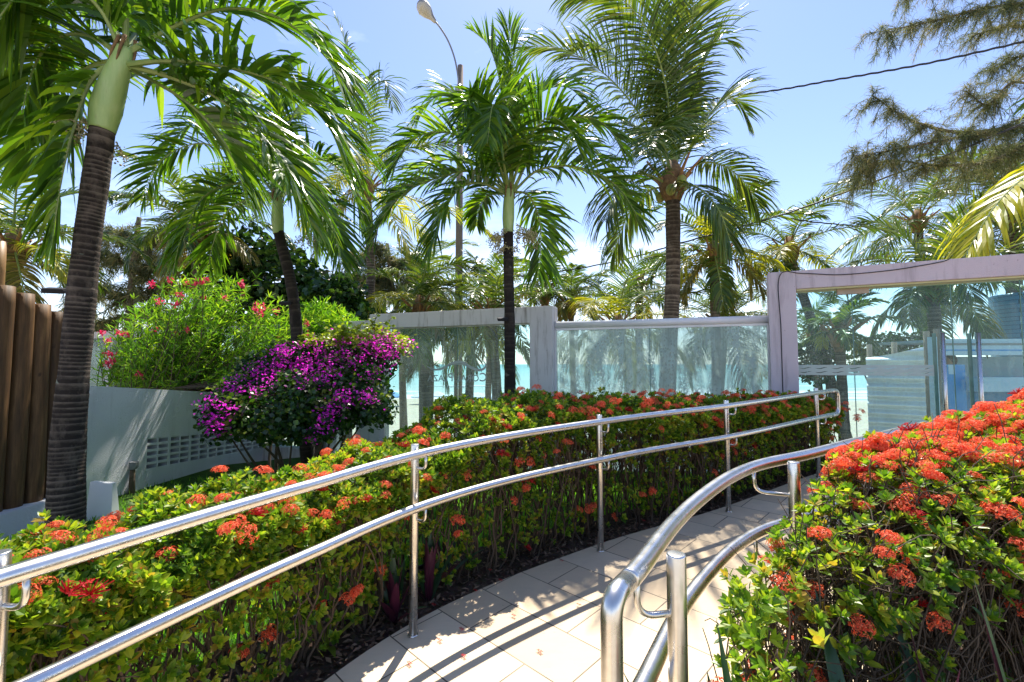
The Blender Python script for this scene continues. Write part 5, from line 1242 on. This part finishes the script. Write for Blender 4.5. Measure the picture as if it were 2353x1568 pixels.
# right hedge, one large mass
es_ = np.linspace(.12, RS[-1] - .05, 60); edge = r_at(es_, np.interp(es_, [0, .9, 1.5, 9], [.1, .14, .2, .2]))
RP = np.vstack([edge, [(5.0, 4.0), (6.6, 4.0), (8.0, 3.2), (8, 1.4), (4.5, 1.5), (2.6, 1.44), (1.6, 1.33), (1.05, 1.24), (.72, 1.2)]])
def inside(q, poly):
    x, y = q[:, 0], q[:, 1]; c = np.zeros(len(q), bool); j = len(poly) - 1
    for i in range(len(poly)):
        a, b = poly[i], poly[j]; hit = ((a[1] > y) != (b[1] > y)) & (x < (b[0] - a[0]) * (y - a[1]) / (b[1] - a[1] + 1e-12) + a[0]); c ^= hit; j = i
    return c
RPd = resample(np.vstack([RP, RP[:1]]), 700); RPn = nrm(np.stack([np.gradient(RPd[:, 1]), -np.gradient(RPd[:, 0])], 1))
if inside(RPd[350:351] + RPn[350:351] * .05, RP)[0]: RPn = -RPn          # outward
def dist_in(q):
    out = np.zeros(len(q)); idx = np.zeros(len(q), int)
    for i in range(0, len(q), 4000):
        d = np.linalg.norm(q[i:i + 4000, None] - RPd[None], axis=2); idx[i:i + 4000] = d.argmin(1); out[i:i + 4000] = d.min(1)
    return out, idx
def rz(q, e): 
    near = np.clip((q[:, 1] - 1.2) / .8, 0, 1) ; base = .88 + .15 * near + .05 * np.clip(q[:, 0] - 1., 0, 3.2)
    return base - .09 * np.exp(-e / .07) + .04 * np.sin(q[:, 0] * 6) * np.sin(q[:, 1] * 7 + 1) - .13 * np.exp(-((q[:, 0] - .8) ** 2 + (q[:, 1] - 1.35) ** 2) / .09)
def right_top(n):
    q = rng.uniform((.35, 1.08), (8, 4.2), (n * 5, 2)); q = q[inside(q, RP)]
    keep = rng.random(len(q)) < np.clip(2.2 / (q[:, 0] ** 2 + q[:, 1] ** 2) ** .5 , .25, 1) * np.where((q[:, 0] < 1.3) & (q[:, 1] < 1.7), .5, 1.); q = q[keep][:n]; e, k = dist_in(q)
    z = rz(q, e) + rng.normal(0, .028, len(q)); o = RPn[k] * np.exp(-e / .12)[:, None] * .9
    return np.column_stack([q, z]), nrm(np.column_stack([rng.normal(0, .32, (len(q), 2)) + o, np.ones(len(q))])), e
def right_side(n, lo=.25):
    k = rng.integers(0, 700, n * 4); q = RPd[k]; ok = (q[:, 1] < 3.4) & (q[:, 0] < 5) & ((q[:, 1] < 2.6) | (q[:, 0] < 3.5)); k = k[ok][:n]; n = len(k)
    dep = np.abs(rng.normal(0, .09, n)); q = RPd[k] - RPn[k] * dep[:, None]; e = dep; v = rng.random(n) ** 1.4
    zt_ = rz(q, e); z = zt_ - .03 - v * (zt_ - lo); ax = RPn[k] * rng.uniform(.2, 1.2, n)[:, None] + rng.normal(0, .4, (n, 2))
    return np.column_stack([q, z]), nrm(np.column_stack([ax, rng.uniform(.1, 1, n)])), e
def clear(t):
    k = (t[0][:, 0] / t[0][:, 1] > .33) & ((t[0][:, 1] > 1.22) | (t[0][:, 0] / t[0][:, 1] > .46)); return tuple(x[k] for x in t)
t1 = clear(right_top(8800)); t2 = clear(right_side(1250)); 
nin = 900; qi = rng.uniform((.5, 1.1), (5, 3.6), (nin * 3, 2)); qi = qi[inside(qi, RP)][:nin]; ei, _ = dist_in(qi); ti = np.column_stack([qi, rz(qi, ei) * rng.uniform(.45, .95, len(qi))])
shoots = np.concatenate([t1[0], t2[0], ti]); axes = np.concatenate([t1[1], t2[1], nrm(rng.normal(0, .6, (len(ti), 3)) + (0, 0, .7))]); sizes = rng.uniform(.026, .046, len(shoots))
bx = rng.uniform((.45, 1.12), (4.6, 3.4), (1600, 2)); bx = bx[inside(bx, RP)]; eb, _ = dist_in(bx); bx = bx[eb > .08][:430]
xb = rng.uniform((.42, 1.12), (1.9, 1.9), (600, 2)); xb = xb[inside(xb, RP)][:150]; bx = np.vstack([bx, xb])
stems = []; cand = shoots[shoots[:, 2] > .3]
for q in bx:
    near = np.where(np.linalg.norm(cand[:, :2] - q, axis=1) < .38)[0]
    if not len(near): continue
    a = np.array([*q, 0.]); 
    for rep in range(1):
        main = cand[rng.choice(near)]; p = stem_path(a + rng.normal(0, .02, 3) * (1, 1, 0), main, 14, .04); r0_ = rng.uniform(.0025, .0055); stems.append((p, np.linspace(r0_, .002, 14)))
        for f in range(6):
            i = rng.integers(3, 12); t_ = cand[rng.choice(near)]
            if t_[2] > p[i][2] - .05:
                sp_ = stem_path(p[i], t_, 9, .035); stems.append((sp_, np.linspace(r0_ * .6, .0018, 9)))
                for g_ in range(2):
                    j = rng.integers(2, 8); t3_ = sp_[j] + rng.normal(0, .06, 3) + (0, 0, .07); stems.append((stem_path(sp_[j], t3_, 5, .012), np.linspace(.002, .0012, 5)))
f1 = clear(right_top(5200)); n1 = len(f1[0]); dens = .68 * (0 * f1[0][:, 0] + 1); dens0 = np.where(f1[0][:, 0] > 1.15, np.clip((f1[0][:, 1] - 1.25) / .45, .12, 1), np.clip((f1[0][:, 1] - 1.4) / .8, .06, .6)); dens0 = np.maximum(dens0, .16 * (f1[0][:, 0] > .8)); k1 = rng.random(n1) < dens * dens0
f2 = clear(right_side(130, .3))
fl = np.concatenate([f1[0][k1] + f1[1][k1] * .035, f2[0] + f2[1] * .04]); fax = np.concatenate([nrm(f1[1][k1] + (0, 0, .5)), nrm(f2[1] + (0, 0, .3))])
nf = len(fl); fsz = rng.uniform(.026, .045, nf); fk = rng.choice(5, nf, p=[.28, .24, .28, .14, .06])
hedge('ixora_hedge', 'broad low hedge densely topped with orange red flowers at lower right', (2.2, 2.1, -.02), shoots, axes, sizes, stems, fl, fax, fsz, fk)

# purple and green rhoeo plants
def rhoeo(c, n, L, label, lean=(0, 0), group='rhoeo plants under the hedges'):
    m = MB(); c = np.array(c, float)
    for k in range(n):
        a = k * 2.399 + rng.normal(0, .2); e = R(rng.uniform(40, 84)) if k > 2 else R(82); l = L * rng.uniform(.7, 1.1); h = np.array([math.cos(a) + lean[0], math.sin(a) + lean[1], 0]); t = np.linspace(0, 1, 9)[:, None]
        p = c + (h * math.cos(e) + np.array([0, 0, math.sin(e)])) * l * t + np.array([0, 0, -1.]) * (.16 * l * math.cos(e)) * t ** 2 * 1.4
        T = nrm(np.gradient(p, axis=0)); sd_ = nrm(np.cross(T, [0, 0, 1.]) + 1e-5); up_ = np.cross(sd_, T); wd = .027 * np.interp(t[:, 0], [0, .15, .45, .8, 1], [.55, .8, 1, .6, .02])[:, None]
        V = np.stack([p - sd_ * wd + up_ * wd * .45, p, p + sd_ * wd + up_ * wd * .45], 1).reshape(-1, 3); i = np.arange(8) * 3
        m.add(V, np.concatenate([np.stack([i, i + 1, i + 4, i + 3], 1), np.stack([i + 1, i + 2, i + 5, i + 4], 1)]))
    o = m.build('rhoeo_plant', MAT['rhoeo'], smooth=True); return tag(o, label, 'plant', group)
for c, n, L, lb_ in (((.53, .99, .0), 17, .78, 'rhoeo plant with long dark green blades just right of the near handrail post'), ((.8, .98, .0), 17, .86, 'tall rhoeo plant with broad upright green blades at the bottom centre of the right hedge'),
                     ((1.02, 1.04, .0), 15, .8, 'rhoeo plant with purple undersides in the shade under the right hedge'), ((1.22, 1.06, .0), 15, .84, 'rhoeo plant with wide spreading leaves near the bottom right corner'),
                     ((1.95, 1.5, .0), 13, .75, 'rhoeo plant at the right edge below the hedge'), ((.66, .96, .0), 11, .66, 'rhoeo plant with pink edged leaf nearest the bottom edge'), ((.93, .95, .0), 12, .7, 'rhoeo plant leaning forward at the bottom edge under the red flowers')):
    rhoeo((c[0], c[1], .02), n + 3, L * .93, lb_)
for px, py, Y, L, lb_ in ((985, 1400, 2.75, .45, 'purple rhoeo plant behind the second handrail post'), (905, 1390, 2.55, .4, 'dark purple rhoeo plant left of the second handrail post'), (1010, 1360, 2.95, .38, 'small purple rhoeo plant in the soil bed behind the path edge')):
    q = P(px, py, Y); dd_, s_ = out_dist(q[None, :2]); rhoeo((q[0], q[1], float(floor_s(s_[0])) * .6 - .05), 13, L, lb_)
# a small bright young plant by the path edge
m = MB(); c = P(752, 1490, 2.35); dd_, s_ = out_dist(c[None, :2]); c[2] = -.05
for a, e, l in ((2.6, 60, .32), (.4, 50, .3), (1.4, 78, .3), (4., 55, .24), (5.3, 40, .22)):
    t = np.linspace(0, 1, 8)[:, None]; h = np.array([math.cos(a), math.sin(a), 0]); p = c + (h * math.cos(R(e)) + np.array([0, 0, math.sin(R(e))])) * l * t - np.array([0, 0, .1]) * t ** 2; T = nrm(np.gradient(p, axis=0)); sd_ = nrm(np.cross(T, [0, 0, 1.])); wd = .018 * np.sin(np.pi * (.08 + .9 * t)); V = np.stack([p - sd_ * wd, p + sd_ * wd], 1).reshape(-1, 3); i = np.arange(7) * 2; m.add(V, np.stack([i, i + 1, i + 3, i + 2], 1))
tag(m.build('young_plant', MAT['boug_tip']), 'small bright green seedling in the soil near the bottom of the left hedge', 'plant')
# fallen blossoms on the path
for k, (px, py) in enumerate(((1060, 1447), (1065, 1506), (1092, 1362), (996, 1391), (1125, 1316), (1290, 1300), (1180, 1420), (940, 1520), (1240, 1500), (1330, 1400), (1010, 1470), (1480, 1215), (1600, 1190), (1150, 1340))):
    u, v = (px - CX) / F_PX, (CY - py) / F_PX; d = np.array([u, math.cos(PITCH) - v * math.sin(PITCH), math.sin(PITCH) + v * math.cos(PITCH)]); t = 1.35 / -d[2]; c = CAM + d * t; c[2] = float(floor_xy(c[:2])[0]) + .006
    m = MB(); V, F = HEADS[3]; m.add(V[:40] * (.04, .04, .01) + c, [[4 * i, 4 * i + 1, 4 * i + 2, 4 * i + 3] for i in range(10)])
    tag(m.build('fallen_blossom', MAT['ixora_bud']), 'fallen red blossom lying on the beige path tiles', 'blossom', 'fallen red blossoms on the path')
# ------------------------------------------------------------------ street lamp, cables
YL = 15.5
c0, c1 = P(1053, 837, YL), P(1058, 152, YL); gz = float(ground_h(c0[0:1], np.array([YL]))[0])
root = thing('street_lamp', 'tall weathered street lamp pole with a curved arm behind the centre palm', 'street lamp', (c0[0], YL, gz))
m = MB(); tube(m, [(c0[0], YL, gz - .2), (c0[0] * .5 + c1[0] * .5, YL, (gz + c1[2]) / 2), c1], [.15, .125, .1], 16); m.build('pole', MAT['pole_wood'], root, True)
arm = cat(px3([(1056, 200, -.1), (1046, 140, -.15), (1030, 95, -.2), (1010, 62, -.25), (996, 46, -.3)], YL), 30)
m = MB(); tube(m, arm, .03, 10); m.build('arm', MAT['grey_plastic'], root, True)
hp = cat(px3([(1000, 52, -.3), (990, 40, -.32), (975, 22, -.36), (960, 10, -.4)], YL), 24)
m = MB(); tube(m, hp, np.interp(np.linspace(0, 1, 24), [0, .25, .5, .75, .95, 1], [.045, .09, .2, .24, .15, .05]), 18)
m.build('lamp_head', MAT['lamp_glass'], root, True)
m = MB(); tube(m, hp + (0, 0, .05), np.interp(np.linspace(0, 1, 24), [0, .25, .5, .75, .95, 1], [.05, .1, .19, .22, .14, .05]), 18); m.build('housing', MAT['grey_plastic'], root, True)
m = MB(); q = P(1060, 637, YL - .12); bbox(m, q, (.3, .12, .14), 0, .01); m.build('insulator_bracket', MAT['grey_plastic'], root)
m = MB(); q = P(1040, 235, YL - .15); bbox(m, q, (.32, .3, .16), .2, .02); m.build('control_box', MAT['grey_plastic'], root)
for pts, lb_ in (([(1570, 245, 11), (1640, 228, 10.5), (1800, 205, 9.5), (1900, 187, 9), (2000, 170, 8.6), (2120, 148, 8.2), (2240, 122, 7.8), (2400, 85, 7.3)], 'upper black power cable crossing the clear sky to the casuarina'),
                 ([(1063, 637, 15.4), (1180, 636, 14.5), (1300, 622, 13.6), (1440, 595, 12.7), (1560, 560, 11.9), (1700, 522, 11.2), (1830, 483, 10.6), (1960, 435, 10.1), (2100, 385, 9.6), (2230, 335, 9.2), (2400, 262, 8.7)], 'long black power cable running from the lamp pole up to the right edge'),
                 ([(1640, 470, 12), (1730, 486, 12), (1850, 508, 12.5), (1990, 522, 13), (2140, 540, 13.5), (2400, 560, 14)], 'lower black cable sagging from the tallest coconut palm towards the right')):
    m = MB(); p = cat([P(a, b, y) for a, b, y in pts], 120); p[:, 2] += .006 * np.sin(np.arange(120) * 1.3); tube(m, p, .02, 6, 0, True)
    tag(m.build('power_cable', MAT['cable'], smooth=True), lb_, 'cable', 'overhead power cables')

# ------------------------------------------------------------------ beyond the gate
# corrugated hoarding
YH = 8.2
a, b = P(1990, 837, YH), P(2124, 837, YH - .5); m = MB(); nz = 140; z = np.linspace(-.85, 1, nz)
zl_, zr_ = z_at(1990, 822, a), z_at(2124, 797, b); K = 14; g = np.linspace(0, 1, K)
n_ = nrm(np.array([(b - a)[1], -(b - a)[0]])); rows = []
for f in np.linspace(0, 1, nz):
    zz = -.85 + (zl_ + (zr_ - zl_) * g ** 1.4 + .85) * f
    off = .042 * np.sin(zz * 2 * np.pi / .155) + .01 * np.sin(g * 9 + f * 4)
    rows.append(np.column_stack([a[0] + (b[0] - a[0]) * g + n_[0] * off, a[1] + (b[1] - a[1]) * g + n_[1] * off, zz]))
V = np.array(rows); V2 = V - np.array([*(n_ * .004), 0]); i, j = np.meshgrid(np.arange(nz - 1), np.arange(K - 1), indexing='ij'); q = (i * K + j).ravel()
F = np.stack([q, q + 1, q + K + 1, q + K], 1); m.add(V.reshape(-1, 3), F); m.add(V2.reshape(-1, 3), F[:, ::-1])
root = thing('corrugated_hoarding', 'hoarding of wavy silver corrugated metal sheets seen through the gate glass', 'hoarding', (*((a + b)[:2] / 2), -.8))
m.build('metal_sheet', MAT['zinc'], root, True)
for px, py, dy in ((1996, 792, .25), (2053, 787, .2), (2127, 762, -.35), (2150, 756, -.1)):
    q = P(px, py, YH + dy); m = MB(); tube(m, [(q[0], q[1], -.9), (q[0] + .01, q[1], q[2])], .045, 10); m.build('post', MAT['pole_wood'], root, True)
m = MB(); qa, qb = P(2131, 775, YH - .5), P(2152, 775, YH - .6); slab(m, qa[:2], qb[:2], -.8, qa[2], .03); m.build('end_panel', MAT['kiosk_pale'], root)
# blue kiosk
YK = 9.0
x0, x1 = P(2166, 837, YK)[0], P(2166, 837, YK)[0] + 3.6; gz = -.8
root = thing('kiosk', 'blue beach kiosk with a pale counter behind the gate glass', 'kiosk', ((x0 + x1) / 2, YK + .8, gz))
zc_, zt_ = z_at(2250, 899, (0, YK)), z_at(2250, 786, (0, YK))
zb_, zu_ = z_at(2250, 866, (0, YK)), z_at(2250, 817, (0, YK))
zp_ = z_at(2250, 838, (0, YK)); xs_ = x0 + .36
m = MB(); slab(m, (xs_ + .002, YK), (x1, YK), gz, zc_, .12); m.build('front_wall', MAT['kiosk_dark'], root)
m = MB(); slab(m, (xs_ + .004, YK - .12), (x1, YK - .12), zc_ + .002, zb_, .42, bev=.01); m.build('counter', MAT['kiosk_pale'], root)
m = MB(); slab(m, (x0 + .0, YK - .02), (xs_, YK - .02), gz, zp_, .12); m.build('side_panel', MAT['kiosk_blue'], root)
m = MB(); slab(m, (x0 + .03, YK - .083), (x0 + .16, YK - .083), zp_ - .19, zp_ - .005, .004); m.build('notice', MAT['kiosk_pale'], root)
m = MB(); slab(m, (x0, YK + 1.6), (x1, YK + 1.6), gz, zu_, .1); m.build('back_wall', MAT['kiosk_pale'], root)
m = MB(); slab(m, (x0 - .1, YK - .05), (x1, YK - .05), zu_, zt_, .2, bev=.01); m.build('fascia', MAT['kiosk_pale'], root)
m = MB(); slab(m, (x0 - .11, YK - .06), (x1, YK - .06), zu_ + (zt_ - zu_) * .3, zu_ + (zt_ - zu_) * .42, .19); m.build('blue_stripe', MAT['kiosk_blue'], root)
m = MB(); slab(m, (x0 - .11, YK - .063), (x1, YK - .063), zt_ - .075, zt_ - .03, .19); m.build('dark_trim', MAT['grey_plastic'], root)
m = MB(); slab(m, (x0 - .1, YK + .8), (x1, YK + .8), zt_ + .001, zt_ + .05, 1.9); m.build('roof', MAT['kiosk_pale'], root)
c = P(2395, 837, 11.); zt2 = z_at(2330, 676, (0, 11.)); m = MB(); tube(m, [(c[0], 11, -.9), (c[0], 11, zt2 - .02), (c[0], 11, zt2)], [.85, .85, .83], 40)
tag(m.build('tiled_column', MAT['blue_tile']), 'round tank column clad in blue tiles at the right edge behind the kiosk', 'column')

# person behind the kiosk corner, seen from the shoulders up
def person(head_c, facing, label):
    hx, hy, hz = [float(v) for v in head_c]; g = float(ground_h(np.array(hx), np.array(hy))); sc = (hz + .11 - g) / 1.75
    root = thing('person', label, 'person', (hx, hy, g))
    J = {'pel': (0, 0, .95), 'spine': (0, .0, 1.15), 'chest': (0, 0, 1.34), 'neck': (0, .0, 1.48), 'nk2': (.01, 0, 1.54), 'head': (.015, 0, 1.63), 'top': (.01, 0, 1.71),
         'shl': (0, .17, 1.42), 'ell': (.03, .23, 1.14), 'wrl': (.2, .2, .98), 'hal': (.27, .19, .95), 'shr': (0, -.17, 1.42), 'elr': (.03, -.23, 1.14), 'wrr': (.2, -.2, .98), 'har': (.27, -.19, .95),
         'hil': (0, .1, .9), 'knl': (.02, .11, .5), 'anl': (0, .11, .08), 'tol': (.16, .12, .03), 'hir': (0, -.1, .9), 'knr': (.02, -.11, .5), 'anr': (0, -.11, .08), 'tor': (.16, -.12, .03)}
    Rr = {'pel': .135, 'spine': .125, 'chest': .14, 'neck': .062, 'nk2': .056, 'head': .088, 'top': .075, 'shl': .062, 'ell': .042, 'wrl': .03, 'hal': .034, 'shr': .062, 'elr': .042, 'wrr': .03, 'har': .034, 'hil': .09, 'knl': .06, 'anl': .042, 'tol': .034, 'hir': .09, 'knr': .06, 'anr': .042, 'tor': .034}
    E = [('pel', 'spine'), ('spine', 'chest'), ('chest', 'neck'), ('neck', 'nk2'), ('nk2', 'head'), ('head', 'top'), ('chest', 'shl'), ('shl', 'ell'), ('ell', 'wrl'), ('wrl', 'hal'), ('chest', 'shr'), ('shr', 'elr'), ('elr', 'wrr'), ('wrr', 'har'), ('pel', 'hil'), ('hil', 'knl'), ('knl', 'anl'), ('anl', 'tol'), ('pel', 'hir'), ('hir', 'knr'), ('knr', 'anr'), ('anr', 'tor')]
    names = list(J); ix = {k: i for i, k in enumerate(names)}; V = [J[k] for k in names]; rad = [Rr[k] for k in names]; ed = [(ix[a_], ix[b_]) for a_, b_ in E]
    for s_, w_, sg in (('hal', 'wrl', 1), ('har', 'wrr', -1)):          # five bent fingers on each hand
        b_ = np.array(J[s_])
        for f in range(4):
            p0 = b_ + (.03, (f - 1.5) * .017, 0); p1 = p0 + (.035, 0, -.008); p2 = p1 + (.02, 0, -.025); i = len(V); V += [tuple(p0), tuple(p1), tuple(p2)]; rad += [.009, .0085, .007]; ed += [(ix[s_], i), (i, i + 1), (i + 1, i + 2)]
        i = len(V); V += [tuple(b_ + (-.01, -.035 * sg, -.005)), tuple(b_ + (.025, -.05 * sg, -.012))]; rad += [.01, .008]; ed += [(ix[s_], i), (i, i + 1)]
    V = [tuple(np.array(v) * sc) for v in V]
    me = bpy.data.meshes.new('body'); me.from_pydata(V, ed, []); o = bpy.data.objects.new('body', me); COL.objects.link(o)
    md = o.modifiers.new('skin', 'SKIN'); 
    if not me.skin_vertices: 
        pass
    for i, r_ in enumerate(rad): me.skin_vertices[0].data[i].radius = (r_ * sc, r_ * sc); me.skin_vertices[0].data[i].use_root = (i == 0)
    o.modifiers.new('sub', 'SUBSURF').levels = 2; o.modifiers['sub'].render_levels = 2
    dg = bpy.context.evaluated_depsgraph_get(); dg.update(); bme = bpy.data.meshes.new_from_object(o.evaluated_get(dg)); bpy.data.objects.remove(o)
    co = np.array([v.co[:] for v in bme.vertices]); fz = [list(p.vertices) for p in bme.polygons]
    rot = np.array(Matrix.Rotation(facing, 3, 'Z')); org = np.array([hx, hy, g])
    h = np.array(J['head']) * sc
    mb = MB(); by = {}
    for f in fz: by.setdefault(len(f), []).append(f)
    mb.V.append(co @ rot.T + org); mb.n = len(co)
    for k, fs_ in by.items(): mb.F.append(np.array(fs_)); mb.M.append(np.zeros(len(fs_), int))
    def sph(c_, s_, seg=16): 
        bm = bmesh.new(); bmesh.ops.create_uvsphere(bm, u_segments=seg, v_segments=seg // 2 + 2, radius=1); v = np.array([x.co[:] for x in bm.verts]) * np.array(s_) * sc + h + np.array(c_) * sc; bm.verts.index_update(); f_ = [[x.index for x in y.verts] for y in bm.faces]; bm.free(); return v @ rot.T + org, f_
    def put(mb_, c_, s_, seg=16):
        v, f_ = sph(c_, s_, seg); b_ = mb_.n; mb_.V.append(v); mb_.n += len(v); d_ = {}
        for x in f_: d_.setdefault(len(x), []).append(x)
        for k, y in d_.items(): mb_.F.append(np.array(y) + b_); mb_.M.append(np.zeros(len(y), int))
    put(mb, (.008, 0, .0), (.098, .078, .118)); put(mb, (.105, 0, -.012), (.018, .014, .022), 10)       # face, nose
    for s_ in (1, -1): put(mb, (.0, .08 * s_, -.01), (.018, .012, .03), 10)                              # ears
    bod = mb.build('body', MAT['skin'], root, True)
    hm = MB(); put(hm, (-.018, 0, .03), (.1, .086, .106), 20); hm.build('hair', MAT['hair'], root, True)
    em = MB(); [put(em, (.092, .032 * s_, .012), (.012, .014, .008), 8) for s_ in (1, -1)]; em.build('eyes', MAT['hair'], root, True)
    mm = MB(); put(mm, (.096, 0, -.055), (.01, .024, .007), 8); mm.build('mouth', plain('lips', (.25, .08, .07), None, 20, .5), root, True)
    def cloth(zlo, zhi, grow, nm, mt, arm=True):
        keep = [f for f in fz if zlo * sc < co[f][:, 2].mean() < zhi * sc and np.abs(co[f][:, 0]).mean() < (.14 if arm else .3) * sc]
        if not keep: return
        nv = np.zeros_like(co)
        for f in fz:
            a_, b_, c_ = co[f[0]], co[f[1]], co[f[2]]; nn_ = np.cross(b_ - a_, c_ - a_)
            for i in f: nv[i] += nn_
        v2 = (co + nrm(nv) * grow * sc) @ rot.T + org; cm = MB(); d_ = {}
        for f in keep: d_.setdefault(len(f), []).append(f)
        cm.V.append(v2); cm.n = len(v2)
        for k, y in d_.items(): cm.F.append(np.array(y)); cm.M.append(np.zeros(len(y), int))
        cm.build(nm, mt, root, True)
    cloth(.93, 1.49, .014, 'shirt', MAT['shirt']); cloth(.06, .96, .012, 'trousers', MAT['trousers'], False)
person(P(2180, 826, 9.62), R(185), 'dark haired person in a pale shirt standing inside the blue kiosk')

# beach umbrellas
for k, (px, py, Y, blue) in enumerate(((1006, 899, 62, 0), (1098, 901, 60, 0), (1146, 902, 60, 0), (966, 901, 64, 0), (905, 900, 60, 1), (1296, 911, 52, 1), (1395, 914, 50, 0), (1505, 917, 50, 1), (1450, 912, 54, 0), (1560, 914, 56, 1), (1690, 914, 54, 0))):
    c = P(px, py, Y); gz = float(ground_h(c[0:1], np.array([Y]))[0]); mt = MAT['canvas_blue' if blue else 'canvas']
    root = thing('beach_umbrella', ('blue' if blue else 'white') + ' beach umbrella behind the ' + ('wet glass, ' if px > 1250 else 'lettered glass, ') + ['under the wave emblem', 'right of the lettering', 'just left of the centre trunk', 'left of the lettering', 'at the left edge of the pane', 'at its far left', 'left of the joint', 'right at the joint', 'between two others', 'beside the tall coconut trunk', 'at its right side'][k], 'beach umbrella', (c[0], Y, gz), 'beach umbrellas on the sand')
    m = MB(); nn_ = 10; a = np.linspace(0, 2 * np.pi, nn_, endpoint=False); r_ = 1.35
    ringv = np.column_stack([c[0] + r_ * np.cos(a), Y + r_ * np.sin(a), np.full(nn_, c[2] - .6)]); V = np.vstack([[(c[0], Y, c[2])], ringv, ringv - (0, 0, .16)]); i = np.arange(nn_); j = (i + 1) % nn_
    m.add(V, np.stack([i * 0, i + 1, j + 1], 1)); m.F.append(np.stack([i + 1, i + 1 + nn_, j + 1 + nn_, j + 1], 1)); m.M.append(np.zeros(nn_, int)); m.build('canopy', mt, root)
    m = MB(); tube(m, [(c[0], Y, gz - .2), (c[0], Y, c[2] - .02)], .03, 8); m.build('pole', MAT['white_paint'], root, True)
